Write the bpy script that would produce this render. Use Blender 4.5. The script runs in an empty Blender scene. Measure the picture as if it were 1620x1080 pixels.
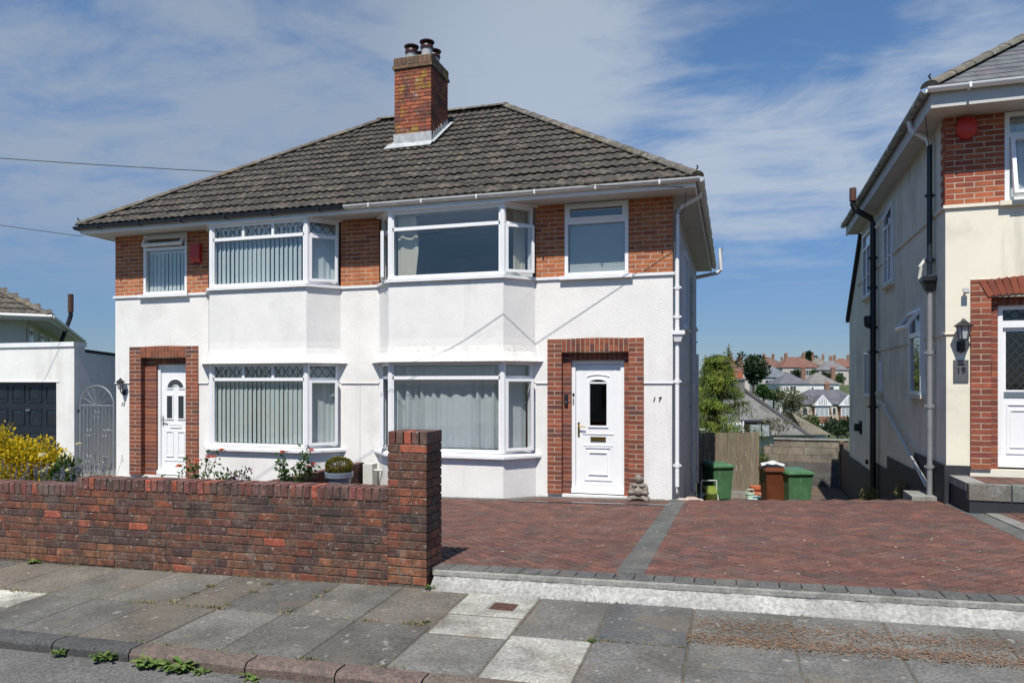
import bpy, bmesh, math, random
from mathutils import Vector, Matrix
random.seed(7)
R = math.radians
SC = bpy.context.scene
COL = SC.collection

# ------------------------------------------------------------------ camera
FPX, CXP, HYP = 1150.0, 810.0, 607.0
TH = math.atan(350/1150.0)
CAMZ = 1.71
cam = bpy.data.cameras.new('camera'); camo = bpy.data.objects.new('camera', cam); COL.objects.link(camo)
camo.location = (0, 0, CAMZ); camo.rotation_euler = (R(90), 0, TH)
cam.sensor_width = 36; cam.lens = 36*FPX/1620; cam.shift_y = 67/1620.0; cam.clip_start = .05; cam.clip_end = 6000
SC.camera = camo
# ------------------------------------------------------------------ sun and sky
SUN = Vector((.012, -.63, 1.0)).normalized()
ELEV = math.asin(SUN.z); AZ = math.atan2(SUN.x, SUN.y)
sl = bpy.data.lights.new('sun', 'SUN'); sl.energy = 4.0; sl.angle = R(.53); sl.color = (1, .946, .862)
so = bpy.data.objects.new('sun', sl); COL.objects.link(so); so.location = (-3, -20, 30)
so.rotation_euler = (-SUN).to_track_quat('-Z', 'Y').to_euler()
W = bpy.data.worlds.new('World'); SC.world = W; W.use_nodes = True
SC.view_settings.view_transform = 'Standard'; SC.view_settings.look = 'None'
SC.view_settings.gamma = 1; SC.view_settings.use_curve_mapping = False
SC.view_settings.exposure = .54
SC.cycles.max_bounces = 7; SC.cycles.diffuse_bounces = 3; SC.cycles.glossy_bounces = 3; SC.cycles.transparent_max_bounces = 10; SC.cycles.caustics_reflective = False; SC.cycles.caustics_refractive = False
def build_world():
    nt = W.node_tree; N = nt.nodes; L = nt.links; N.clear()
    out = N.new('ShaderNodeOutputWorld'); bg = N.new('ShaderNodeBackground'); bg.inputs[1].default_value = .088
    sky = N.new('ShaderNodeTexSky'); sky.sky_type = 'NISHITA'; sky.sun_disc = False
    sky.sun_elevation = ELEV; sky.sun_rotation = AZ; sky.altitude = 50
    sky.air_density = 1.0; sky.dust_density = .0; sky.ozone_density = 1.6
    tc = N.new('ShaderNodeTexCoord'); sep = N.new('ShaderNodeSeparateXYZ'); L.new(tc.outputs['Generated'], sep.inputs[0])
    def m(op, a, b=None, c=None):
        n = N.new('ShaderNodeMath'); n.operation = op
        for i, q in enumerate((a, b, c)):
            if q is None: continue
            if isinstance(q, (int, float)): n.inputs[i].default_value = q
            else: L.new(q, n.inputs[i])
        return n.outputs[0]
    zc = m('ADD', m('MAXIMUM', sep.outputs[2], 0.0), .10)
    px = m('DIVIDE', sep.outputs[0], zc); py = m('DIVIDE', sep.outputs[1], zc)
    cmb = N.new('ShaderNodeCombineXYZ'); L.new(px, cmb.inputs[0]); L.new(py, cmb.inputs[1])
    def noise(scale, detail, rough, sx, sy, rot, dist, off):
        mp = N.new('ShaderNodeMapping'); L.new(cmb.outputs[0], mp.inputs[0])
        mp.inputs['Scale'].default_value = (sx, sy, 1); mp.inputs['Rotation'].default_value = (0, 0, R(rot)); mp.inputs['Location'].default_value = off
        t = N.new('ShaderNodeTexNoise'); t.inputs['Scale'].default_value = scale; t.inputs['Detail'].default_value = detail
        t.inputs['Roughness'].default_value = rough; t.inputs['Distortion'].default_value = dist
        L.new(mp.outputs[0], t.inputs['Vector']); return t.outputs['Fac']
    big = noise(.62, 3, .5, 1, 1, 0, .3, (3.1, 1.7, 0))
    fine = noise(2.6, 9, .64, .8, 1.15, 22, .35, (1.1, 5.2, 0))
    wisp = noise(1.3, 7, .60, .30, 1.9, 30, .8, (4.0, 1.0, 0))
    # broad cloud banks of the day: thick veil to the north-west, thin puffs to the north-east
    def bank(x, y, z, r0, r1, amt):
        v = Vector((x, y, z)).normalized(); n = N.new('ShaderNodeVectorMath'); n.operation = 'DOT_PRODUCT'; L.new(tc.outputs['Generated'], n.inputs[0]); n.inputs[1].default_value = v
        mr = N.new('ShaderNodeMapRange'); mr.interpolation_type = 'SMOOTHSTEP'; L.new(n.outputs['Value'], mr.inputs[0]); mr.inputs[1].default_value = math.cos(R(r0)); mr.inputs[2].default_value = math.cos(R(r1)); mr.inputs[4].default_value = amt
        return mr.outputs[0]
    def skydir(u, v):
        s_, c_ = math.sin(TH), math.cos(TH); a_ = (u-CXP)/FPX; return (-s_+a_*c_, c_+a_*s_, (HYP-v)/FPX)
    puffs = m('ADD', bank(*skydir(900, 150), 15, 2, .24), m('ADD', bank(*skydir(1250, 285), 11, 2, .28), bank(*skydir(1530, 110), 7, 1, .28)))
    cover = m('ADD', bank(*skydir(200, 40), 40, 12, .34), puffs)
    d = m('ADD', m('ADD', m('MULTIPLY', big, .55), m('MULTIPLY', fine, .95)), m('ADD', m('MULTIPLY', wisp, .36), cover))
    ramp = N.new('ShaderNodeMapRange'); ramp.interpolation_type = 'SMOOTHSTEP'
    L.new(d, ramp.inputs[0]); ramp.inputs[1].default_value = .95; ramp.inputs[2].default_value = 1.36
    fade = N.new('ShaderNodeMapRange'); fade.interpolation_type = 'SMOOTHSTEP'; L.new(sep.outputs[2], fade.inputs[0])
    fade.inputs[1].default_value = .06; fade.inputs[2].default_value = .24
    f = m('MULTIPLY', m('MULTIPLY', ramp.outputs[0], fade.outputs[0]), .74)
    wb = N.new('ShaderNodeMixRGB'); wb.blend_type = 'MULTIPLY'; wb.inputs[0].default_value = 1; L.new(sky.outputs[0], wb.inputs[1]); wb.inputs[2].default_value = (1, 1, 1, 1)
    hz = N.new('ShaderNodeMapRange'); hz.interpolation_type = 'SMOOTHSTEP'; L.new(sep.outputs[2], hz.inputs[0]); hz.inputs[1].default_value = -.02; hz.inputs[2].default_value = .42
    hc = N.new('ShaderNodeMixRGB'); L.new(hz.outputs[0], hc.inputs[0]); hc.inputs[1].default_value = (.285, .36, .53, 1); hc.inputs[2].default_value = (.60, .80, .96, 1); L.new(hc.outputs[0], wb.inputs[2])
    cc = N.new('ShaderNodeMixRGB'); L.new(m('MULTIPLY', puffs, 3.6), cc.inputs[0]); cc.use_clamp = False; cc.inputs[1].default_value = (2.9, 3.35, 4.0, 1); cc.inputs[2].default_value = (4.2, 4.65, 5.25, 1)
    mix = N.new('ShaderNodeMixRGB'); L.new(f, mix.inputs[0]); L.new(wb.outputs[0], mix.inputs[1]); L.new(cc.outputs[0], mix.inputs[2])
    L.new(mix.outputs[0], bg.inputs[0]); L.new(bg.outputs[0], out.inputs[0])
build_world()

# ------------------------------------------------------------------ helpers
def ray(u, v):
    s, c = math.sin(TH), math.cos(TH); a = (u-CXP)/FPX
    return Vector((-s+a*c, c+a*s, (HYP-v)/FPX))
def at(u, v, Z): return Vector((0, 0, CAMZ)) + ray(u, v)*Z      # a measured point of the place, Z metres ahead

def setp(o, parent=None, label=None, cat=None, group=None, kind=None):
    if parent: o.parent = parent
    if label: o['label'] = label
    if cat: o['category'] = cat
    if group: o['group'] = group
    if kind: o['kind'] = kind
    return o
def thing(name, label, cat, loc=(0, 0, 0), rz=0, group=None):
    o = bpy.data.objects.new(name, None); COL.objects.link(o); o.empty_display_size = .1
    o.location = loc; o.rotation_euler = (0, 0, rz)
    return setp(o, None, label, cat, group)
def vcross(a, b): return a.cross(b)

class MB:
    def __init__(s): s.v = []; s.f = []; s.c = []
    def add(s, vs, fs, col=None):
        n = len(s.v); s.v += [tuple(q) for q in vs]; s.f += [tuple(i+n for i in f) for f in fs]
        s.c += [col or (1, 1, 1)]*len(vs)
    def box(s, x0, x1, y0, y1, z0, z1, col=None):
        if x0 > x1: x0, x1 = x1, x0
        if y0 > y1: y0, y1 = y1, y0
        if z0 > z1: z0, z1 = z1, z0
        s.add([(x0,y0,z0),(x1,y0,z0),(x1,y1,z0),(x0,y1,z0),(x0,y0,z1),(x1,y0,z1),(x1,y1,z1),(x0,y1,z1)],
              [(0,3,2,1),(4,5,6,7),(0,1,5,4),(1,2,6,5),(2,3,7,6),(3,0,4,7)], col); return s
    def ob(s, o, U, V, N, u0, u1, v0, v1, n0, n1, col=None):
        o = Vector(o); pts = []
        for n in (n0, n1):
            for (u, v) in ((u0, v0), (u1, v0), (u1, v1), (u0, v1)):
                pts.append(o+U*u+V*v+N*n)
        s.add(pts, [(0,3,2,1),(4,5,6,7),(0,1,5,4),(1,2,6,5),(2,3,7,6),(3,0,4,7)], col); return s
    def prism(s, poly, vec, col=None):
        n = len(poly); vec = Vector(vec); a = [Vector(p) for p in poly]; b = [p+vec for p in a]
        s.add(a+b, [tuple(range(n))[::-1], tuple(range(n, 2*n))]+[(i, (i+1) % n, n+(i+1) % n, n+i) for i in range(n)], col); return s
    def tube(s, pts, r, seg=8, col=None, cap=True):
        pts = [Vector(p) for p in pts]; rs = r if isinstance(r, (list, tuple)) else [r]*len(pts)
        vs = []; fs = []
        for i, p in enumerate(pts):
            d = (pts[min(i+1, len(pts)-1)]-pts[max(i-1, 0)]).normalized()
            a = d.cross(Vector((0, 0, 1)));
            if a.length < .05: a = d.cross(Vector((0, 1, 0)))
            a.normalize(); b = a.cross(d)
            for k in range(seg):
                t = 2*math.pi*k/seg; vs.append(p+a*rs[i]*math.cos(t)+b*rs[i]*math.sin(t))
        for i in range(len(pts)-1):
            for k in range(seg):
                fs.append((i*seg+k, i*seg+(k+1) % seg, (i+1)*seg+(k+1) % seg, (i+1)*seg+k))
        if cap: fs += [tuple(range(seg))[::-1], tuple(range((len(pts)-1)*seg, len(pts)*seg))]
        s.add(vs, fs, col); return s
    def lathe(s, prof, c=(0, 0, 0), seg=16, col=None):
        vs = []; fs = []; c = Vector(c)
        for r, z in prof:
            for k in range(seg):
                t = 2*math.pi*k/seg; vs.append(c+Vector((r*math.cos(t), r*math.sin(t), z)))
        for i in range(len(prof)-1):
            for k in range(seg): fs.append((i*seg+k, i*seg+(k+1) % seg, (i+1)*seg+(k+1) % seg, (i+1)*seg+k))
        fs += [tuple(range(seg))[::-1], tuple(range((len(prof)-1)*seg, len(prof)*seg))]
        s.add(vs, fs, col); return s
    def ball(s, c, rad, seg=12, rings=8, col=None):
        vs = []; fs = []; c = Vector(c)
        if isinstance(rad, (int, float)): rad = (rad,)*3
        for i in range(rings+1):
            ph = math.pi*i/rings
            for k in range(seg):
                t = 2*math.pi*k/seg
                vs.append(c+Vector((rad[0]*math.sin(ph)*math.cos(t), rad[1]*math.sin(ph)*math.sin(t), -rad[2]*math.cos(ph))))
        for i in range(rings):
            for k in range(seg): fs.append((i*seg+k, i*seg+(k+1) % seg, (i+1)*seg+(k+1) % seg, (i+1)*seg+k))
        s.add(vs, fs, col); return s
    def mesh(s, name, mat, smooth=False, attr=False):
        me = bpy.data.meshes.new(name); me.from_pydata(s.v, [], s.f); me.update()
        if mat: me.materials.append(mat)
        if attr:
            a = me.color_attributes.new('Col', 'FLOAT_COLOR', 'POINT'); buf = []
            for q in s.c: buf += [q[0], q[1], q[2], 1]
            a.data.foreach_set('color', buf)
        if smooth:
            me.polygons.foreach_set('use_smooth', [True]*len(me.polygons)); me.set_sharp_from_angle(angle=R(38))
        return me
    def build(s, name, mat, parent=None, label=None, cat=None, group=None, kind=None, smooth=False, attr=False, loc=None):
        o = bpy.data.objects.new(name, s.mesh(name, mat, smooth, attr)); COL.objects.link(o)
        if loc: o.location = loc
        return setp(o, parent, label, cat, group, kind)

# ------------------------------------------------------------------ materials
MATS = {}
def surf(name, src=(.5, .5, .5), rough=.8, var=.15, scale=6, fine=0, fscale=80, bump=0, bscale=120, bdist=.004, stains=(), spec=.5, metal=0, stretch=(1, 1, 1), trans=0, streak=None):
    m = bpy.data.materials.new(name); m.use_nodes = True; nt = m.node_tree; N = nt.nodes; L = nt.links
    b = N['Principled BSDF']; b.inputs['Roughness'].default_value = rough; b.inputs['Metallic'].default_value = metal
    b.inputs['Specular IOR Level'].default_value = spec
    geo = N.new('ShaderNodeNewGeometry'); mp = N.new('ShaderNodeMapping'); L.new(geo.outputs['Position'], mp.inputs[0]); mp.inputs['Scale'].default_value = stretch
    pos = mp.outputs[0]
    def noise(sc, det=3, ro=.6, v=None):
        t = N.new('ShaderNodeTexNoise'); t.inputs['Scale'].default_value = sc; t.inputs['Detail'].default_value = det; t.inputs['Roughness'].default_value = ro
        L.new(v or pos, t.inputs['Vector']); return t.outputs['Fac']
    if src == 'obj':
        oi = N.new('ShaderNodeObjectInfo'); col = oi.outputs['Color']
    elif src == 'attr':
        at_ = N.new('ShaderNodeAttribute'); at_.attribute_name = 'Col'; col = at_.outputs['Color']
    else:
        rgb = N.new('ShaderNodeRGB'); rgb.outputs[0].default_value = (*src, 1); col = rgb.outputs[0]
    def mul(col, fac, lo, hi):
        mr = N.new('ShaderNodeMapRange'); L.new(fac, mr.inputs[0]); mr.inputs[1].default_value = .33; mr.inputs[2].default_value = .67
        mr.inputs[3].default_value = lo; mr.inputs[4].default_value = hi
        mx = N.new('ShaderNodeVectorMath'); mx.operation = 'SCALE'; L.new(col, mx.inputs[0]); L.new(mr.outputs[0], mx.inputs['Scale']); return mx.outputs[0]
    if var: col = mul(col, noise(scale), 1-var, 1+var)
    if fine: col = mul(col, noise(fscale, 3), 1-fine, 1+fine)
    for (sc_, ssc, lo, hi, amt) in stains:
        mr = N.new('ShaderNodeMapRange'); mr.interpolation_type = 'SMOOTHSTEP'; L.new(noise(ssc, 4, .65), mr.inputs[0]); mr.inputs[1].default_value = lo; mr.inputs[2].default_value = hi
        mr.inputs[4].default_value = amt
        mx = N.new('ShaderNodeMixRGB'); L.new(mr.outputs[0], mx.inputs[0]); L.new(col, mx.inputs[1]); mx.inputs[2].default_value = (*sc_, 1); col = mx.outputs[0]
    if streak:
        sm_ = N.new('ShaderNodeMapping'); L.new(geo.outputs['Position'], sm_.inputs[0]); sm_.inputs['Scale'].default_value = (5, 5, .45)
        f1 = noise(1.0, 5, .65, sm_.outputs[0]); f2 = noise(.55, 2, .5); mu = N.new('ShaderNodeMath'); mu.operation = 'MULTIPLY_ADD'; L.new(f2, mu.inputs[0]); mu.inputs[1].default_value = .8; L.new(f1, mu.inputs[2])
        mr = N.new('ShaderNodeMapRange'); mr.interpolation_type = 'SMOOTHSTEP'; L.new(mu.outputs[0], mr.inputs[0]); mr.inputs[1].default_value = streak[1]; mr.inputs[2].default_value = streak[2]; mr.inputs[4].default_value = streak[3]
        mx = N.new('ShaderNodeMixRGB'); L.new(mr.outputs[0], mx.inputs[0]); L.new(col, mx.inputs[1]); mx.inputs[2].default_value = (*streak[0], 1); col = mx.outputs[0]
    L.new(col, b.inputs['Base Color'])
    if bump:
        bp = N.new('ShaderNodeBump'); bp.inputs['Strength'].default_value = bump; bp.inputs['Distance'].default_value = bdist
        L.new(noise(bscale, 4, .6), bp.inputs['Height']); L.new(bp.outputs[0], b.inputs['Normal'])
    if trans:
        tr = N.new('ShaderNodeBsdfTranslucent'); L.new(col, tr.inputs[0]); mx = N.new('ShaderNodeMixShader'); mx.inputs[0].default_value = trans
        L.new(b.outputs[0], mx.inputs[1]); L.new(tr.outputs[0], mx.inputs[2]); L.new(mx.outputs[0], N['Material Output'].inputs[0])
    MATS[name] = m; return m
def glassmat(name, tint=(.955, .972, .975), gain=1.7):
    m = bpy.data.materials.new(name); m.use_nodes = True; nt = m.node_tree; N = nt.nodes; L = nt.links; N.remove(N['Principled BSDF'])
    t = N.new('ShaderNodeBsdfTransparent'); t.inputs[0].default_value = (*tint, 1); g = N.new('ShaderNodeBsdfGlossy'); g.inputs['Roughness'].default_value = .015
    g.inputs[0].default_value = (1, .95, .88, 1)
    # thin pane: Schlick reflectance from the angle of incidence, the same from both sides
    geo = N.new('ShaderNodeNewGeometry'); dt = N.new('ShaderNodeVectorMath'); dt.operation = 'DOT_PRODUCT'; L.new(geo.outputs['Normal'], dt.inputs[0]); L.new(geo.outputs['Incoming'], dt.inputs[1])
    def mth(op, a, b=0.):
        n = N.new('ShaderNodeMath'); n.operation = op; n.use_clamp = op in ('MULTIPLY_ADD',)
        for i, q in enumerate((a, b)):
            if isinstance(q, (int, float)): n.inputs[i].default_value = q
            else: L.new(q, n.inputs[i])
        return n
    pw = mth('POWER', mth('SUBTRACT', 1.0, mth('ABSOLUTE', dt.outputs['Value']).outputs[0]).outputs[0], 5.0)
    mm = mth('MULTIPLY_ADD', pw.outputs[0], .95); mm.inputs[2].default_value = .045*gain
    mx = N.new('ShaderNodeMixShader'); L.new(mm.outputs[0], mx.inputs[0]); L.new(t.outputs[0], mx.inputs[1]); L.new(g.outputs[0], mx.inputs[2])
    L.new(mx.outputs[0], N['Material Output'].inputs[0]); MATS[name] = m; return m

M_WHITE = surf('white_render', (.755, .745, .72), .9, .04, 2.2, .03, 60, .55, 48, .010, [((.56, .56, .53), .9, .48, .72, .4)], streak=((.50, .49, .45), .93, 1.20, .38))
M_CREAM = surf('cream_render', (.74, .70, .58), .9, .05, 1.5, .02, 40, .3, 70, .004, [((.52, .49, .40), 1.3, .50, .72, .5)], streak=((.40, .38, .31), .92, 1.20, .6))
M_TRIM = surf('white_trim', (.76, .77, .78), .6, .05, 3, 0, 0, .1, 60, .003, [((.50, .50, .47), 3, .62, .8, .4)])
M_UPVC = surf('white_plastic', (.80, .81, .82), .3, .02, 4)
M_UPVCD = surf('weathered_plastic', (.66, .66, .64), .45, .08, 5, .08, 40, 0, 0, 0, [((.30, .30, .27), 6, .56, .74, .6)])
M_SOF = surf('shade_grey_soffit', (.50, .50, .48), .6, .06, 3)  # white plastic greyed: the shade under the eaves is put into the colour
M_GLASS = glassmat('window_glass')
M_DGLASS = glassmat('door_glass', (.62, .66, .68), 1.3)
M_BRICK = surf('brick_face', 'obj', .88, .16, 9, .14, 130, .5, 160, .003)
M_BRICKJ = surf('brick_joined', 'attr', .88, .16, 9, .14, 130, .5, 160, .003)
M_MORTAR = surf('mortar', (.46, .39, .30), .95, .12, 8, .1, 90)
M_OBRICK = surf('old_brick_face', 'obj', .92, .30, 13, .30, 45, .7, 60, .006,
    [((.036, .028, .025), 4.2, .46, .66, .62), ((.13, .095, .07), 9, .54, .66, .55), ((.36, .34, .30), 28, .625, .67, .6), ((.30, .28, .24), 4, .60, .68, .25), ((.13, .12, .10), 2.2, .54, .70, .5)])
M_OMORTAR = surf('old_mortar', (.098, .082, .068), .95, .35, 8, .3, 50, .5, 60, .004)
M_CBRICK = surf('chimney_brick_face', 'obj', .9, .25, 12, .22, 45, .5, 60, .003,
    [((.055, .043, .034), 2.6, .46, .64, .65), ((.34, .21, .03), 3.1, .575, .63, .75), ((.40, .38, .34), 9, .62, .67, .7)])
M_TILE = surf('roof_tile_face', 'obj', .93, .26, 7, .30, 34, .5, 50, .006,
    [((.145, .122, .092), 4.5, .49, .65, .6), ((.26, .235, .185), 21, .60, .66, .65), ((.02, .017, .013), 7, .55, .66, .7)])
M_RIDGE = surf('ridge_tile_face', 'obj', .93, .25, 6, .25, 40, .5, 60, .004,
    [((.27, .18, .06), 2.4, .56, .66, .5), ((.32, .30, .26), 13, .57, .66, .7)])
M_DECK = surf('roof_underlay', (.05, .045, .04), .95, .2, 6)
M_SLATE = surf('slate', (.12, .125, .135), .75, .15, 5, .1, 40)
M_LEAD = surf('lead_flashing', (.36, .38, .39), .6, .2, 8, .1, 50, .2, 40, .004, [((.6, .6, .58), 6, .5, .7, .6)])
M_BLACK = surf('black_plastic', (.012, .014, .018), .4, .2, 5)
M_NAVY = surf('dark_gutter', (.016, .022, .034), .38, .2, 6)
M_DARKPAINT = surf('black_plinth_paint', (.022, .024, .03), .7, .2, 4, .1, 60, .2, 60, .003)
M_PAVER = surf('paver_face', 'obj', .9, .22, 4, .32, 48, .4, 70, .003, [((.15, .11, .092), 1.0, .52, .72, .35), ((.065, .046, .038), 2.6, .56, .72, .4)])
M_PAVERJ = surf('paver_joined', 'attr', .9, .22, 4, .32, 48, .4, 70, .003, [((.15, .11, .092), 1.0, .52, .72, .35), ((.065, .046, .038), 2.6, .56, .72, .4)])
M_SAND = surf('joint_sand', (.022, .02, .018), .95, .2, 10)
M_SLAB = surf('slab_face', 'obj', .94, .22, 2.2, .34, 46, .6, 70, .004, [((.06, .056, .048), 1.5, .47, .66, .5), ((.155, .125, .088), 1.3, .50, .68, .5), ((.17, .155, .12), 5, .55, .68, .4), ((.30, .29, .26), 12, .64, .665, .7)])
M_BED = surf('pavement_bed', (.10, .088, .066), .95, .25, 12, .2, 90)
M_KERB = surf('kerb_face', 'obj', .92, .25, 5, .4, 48, .7, 60, .006, [((.05, .045, .04), 5, .48, .66, .6)])
M_ASPH = surf('asphalt', (.125, .122, .116), .93, .2, 1.4, .45, 52, .8, 80, .008, [((.075, .073, .07), .8, .45, .68, .5), ((.20, .195, .18), 30, .60, .66, .5)])
M_PEBBLE = surf('painted_pebbledash', (.37, .37, .35), .92, .2, 3, .30, 36, 1, 34, .03, [((.22, .21, .19), 1.3, .50, .66, .65), ((.28, .27, .25), 16, .52, .66, .4)])
M_CONC = surf('concrete', (.26, .258, .235), .92, .2, 4, .25, 45, .4, 60, .004, [((.12, .12, .10), 5, .48, .66, .5)])
M_SOIL = surf('soil', (.075, .05, .034), .98, .3, 6, .3, 60, .8, 40, .02)
M_PATH = surf('path_concrete', (.12, .085, .06), .95, .3, 2, .2, 40, .5, 40, .01)
M_GRASS = surf('rough_grass', (.055, .075, .025), .95, .35, .4, .3, 3)
M_INT = surf('interior_wall', (.52, .50, .46), .9, .05, 1)
M_CURT = surf('net_curtain', (.64, .69, .71), .95, .05, 3, trans=.25)
M_CREAMC = surf('cream_curtain', (.62, .58, .46), .95, .05, 3, trans=.25)
M_BLIND = surf('blind_fabric', (.66, .72, .71), .85, .04, 4, trans=.2)
M_BLINDG = surf('grey_blind', (.42, .45, .43), .8, .04, 4)
M_LEADCAME = surf('lead_came', (.03, .035, .04), .5, 0)
M_GOLD = surf('brass', (.62, .42, .13), .25, .1, 9, metal=1)
M_CHROME = surf('steel', (.6, .6, .6), .25, .05, 9, metal=1)
M_GATE = surf('galvanised_gate', (.27, .29, .31), .45, .1, 8, metal=.3)
M_GDOOR = surf('garage_door_paint', (.014, .018, .026), .32, .15, 3)
M_RED = surf('red_plastic', (.50, .03, .022), .4, .08, 6)
M_TERRA = surf('terracotta', (.40, .11, .045), .85, .15, 8)
M_STONE = surf('statue_stone', (.23, .20, .165), .95, .3, 22, .25, 90, .8, 60, .01, [((.10, .085, .06), 14, .5, .65, .6)])
M_WOOD = surf('weathered_wood', 'obj', .9, .22, 5, .2, 60, .4, 60, .004, stretch=(6, 6, .6))
M_BLOCK = surf('block_face', 'obj', .95, .2, 4, .2, 70, .6, 70, .006, [((.05, .052, .055), 2.4, .52, .7, .5)])
M_BIN = surf('green_bin_plastic', (.06, .15, .07), .45, .12, 4, .05, 40, 0, 0, 0, [((.28, .36, .30), 5, .58, .72, .35)])
M_BINB = surf('brown_bin_plastic', (.115, .033, .012), .45, .12, 4)
M_GREY = surf('grey_plastic', (.22, .23, .24), .5, .1, 5)
M_POTBLUE = surf('glazed_blue_pot', (.16, .19, .235), .35, .15, 7)
M_FOL = surf('foliage', 'attr', .6, .15, 3, spec=.3, trans=.3)
M_FLOWER = surf('petals', 'attr', .6, .1, 9, trans=.3)
M_STEM = surf('stems', (.10, .10, .04), .9, .2, 9)
M_BARK = surf('bark', (.10, .07, .05), .95, .3, 8, .2, 40, .6, 40, .01)
M_FARW = surf('far_render', 'obj', .9, .06, .8)
M_FARR = surf('far_roof', 'obj', .9, .18, .9, .18, 6)
M_BUNG = surf('lichened_roof', (.15, .148, .14), .93, .2, .9, .3, 5, .4, 5, .05, [((.075, .07, .065), 1.5, .5, .7, .6), ((.26, .20, .11), .6, .62, .8, .5)])
M_FARG = surf('far_window_glass', (.05, .06, .07), .12, .1, 1)
M_INK = surf('number_black', (.01, .01, .012), .4, 0)
M_PALE = surf('pale_paint', (.55, .55, .50), .5, .05, 5)
M_RUST = surf('rusty_iron', (.085, .04, .028), .85, .3, 30, .3, 120, .5, 120, .003)
M_NEEDLE = surf('dry_needles', 'attr', .95, .2, 20)
M_CABLE = surf('cable', (.02, .02, .02), .6, 0)
M_MOSS = surf('moss_joint', 'attr', .95, .3, 30)

# ------------------------------------------------------------------ cheap pieces with shared meshes
PM = {}
def piece_mesh(kind, l, d, h, mat, ch=.004):
    # chamfered block: l along x, d along y, h along z; origin at centre
    k = (kind, round(l, 3), round(d, 3), round(h, 3), mat.name, ch)
    if k in PM: return PM[k]
    m = MB(); x, y, z = l/2, d/2, h/2
    if ch == 0: m.box(-x, x, -y, y, -z, z)
    elif kind.startswith('flat'):      # chamfer on the top face
        a = [(-x,-y,-z),(x,-y,-z),(x,y,-z),(-x,y,-z)]; b = [(-x,-y,z-ch),(x,-y,z-ch),(x,y,z-ch),(-x,y,z-ch)]; c = [(-x+ch,-y+ch,z),(x-ch,-y+ch,z),(x-ch,y-ch,z),(-x+ch,y-ch,z)]
        m.add(a+b+c, [(0,3,2,1)]+[(i, (i+1) % 4, 4+(i+1) % 4, 4+i) for i in range(4)]+[(4+i, 4+(i+1) % 4, 8+(i+1) % 4, 8+i) for i in range(4)]+[(8,9,10,11)])
    else:                              # chamfer on front (-y) face
        a = [(-x,y,-z),(x,y,-z),(x,y,z),(-x,y,z)]; b = [(-x,-y+ch,-z),(x,-y+ch,-z),(x,-y+ch,z),(-x,-y+ch,z)]; c = [(-x+ch,-y,-z+ch),(x-ch,-y,-z+ch),(x-ch,-y,z-ch),(-x+ch,-y,z-ch)]
        m.add(a+b+c, [(0,3,2,1)[::-1]]+[((i+1) % 4, i, 4+i, 4+(i+1) % 4)[::-1] for i in range(4)]+[(4+(i+1) % 4, 4+i, 8+i, 8+(i+1) % 4)[::-1] for i in range(4)]+[(8,9,10,11)])
    me = m.mesh(kind.split('_', 1)[-1], mat); PM[k] = me; return me
def piece(name, me, parent, loc, rot=(0, 0, 0), col=(1, 1, 1)):
    o = bpy.data.objects.new(name, me); COL.objects.link(o); o.location = loc; o.rotation_euler = rot; o.color = (*col, 1); o.parent = parent; return o
def jit(c, a=.12, h=.06):
    k = 1+random.uniform(-a, a); return (c[0]*k*(1+random.uniform(-h, h)), c[1]*k*(1+random.uniform(-h, h)), c[2]*k)
FACADE = [(.38, .118, .042), (.40, .132, .047), (.34, .098, .037), (.42, .145, .052), (.28, .080, .038), (.37, .112, .042)]
DOORB = [(.20, .060, .034), (.235, .068, .036), (.175, .054, .035), (.26, .078, .038), (.13, .047, .038), (.215, .062, .034)]
GARDENB = [(.118, .046, .029), (.145, .050, .028), (.088, .043, .034), (.170, .056, .029), (.105, .046, .032), (.073, .040, .035), (.130, .056, .033)]
COPEB = [(.13, .055, .045), (.17, .058, .042), (.30, .075, .04), (.13, .068, .058), (.15, .052, .042), (.11, .052, .048), (.15, .075, .06), (.12, .05, .042)]
def bcol(pal, a=.14): return jit(random.choice(pal), a)

def brick_run(x0, x1, z0, z1, yface, parent, pal, mat=M_BRICK, course=.075, depth=.09, joined=None, stretch=.215, start=0, axis='x', flip=1):
    """courses of stretchers between x0 and x1; axis 'y' runs along y at x=yface with outward flip"""
    n = max(1, round((z1-z0)/course)); ch = (z1-z0)/n; j = .012
    for k in range(n):
        z = z0+ch*(k+.5); x = x0
        first = stretch if (k+start) % 2 == 0 else stretch*.5-.005
        L = first
        while x < x1-.02:
            e = min(x+L, x1)
            if x1-e < .05: e = x1
            l = e-x-(0 if e >= x1-1e-6 else 0)
            if axis == 'x':
                if joined: joined.box(x, e, yface, yface+depth, z-ch/2+j/2, z+ch/2-j/2, bcol(pal))
                else: piece('brick', piece_mesh('front_brick', l, depth, ch-j, mat, .003), parent, ((x+e)/2, yface+depth/2+random.uniform(-.0015, .0015), z), (0, 0, 0), bcol(pal))
            else:
                xa = yface; xb = yface-flip*depth
                if joined: joined.box(xa, xb, x, e, z-ch/2+j/2, z+ch/2-j/2, bcol(pal))
                else: piece('brick', piece_mesh('front_brick', l, depth, ch-j, mat, .003), parent, ((xa+xb)/2, (x+e)/2, z), (0, 0, R(90)*flip), bcol(pal))
            x = e+j; L = stretch

def text_mesh(body, size, mat, shear=0, ext=.004, bold=0):
    cu = bpy.data.curves.new('t', 'FONT'); cu.body = body; cu.size = size; cu.extrude = ext; cu.shear = shear; cu.offset = bold; cu.align_x = 'CENTER'
    o = bpy.data.objects.new('t', cu); COL.objects.link(o); dg = bpy.context.evaluated_depsgraph_get(); dg.update()
    me = bpy.data.meshes.new_from_object(o.evaluated_get(dg)); bpy.data.objects.remove(o); me.materials.clear(); me.materials.append(mat); return me

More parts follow.
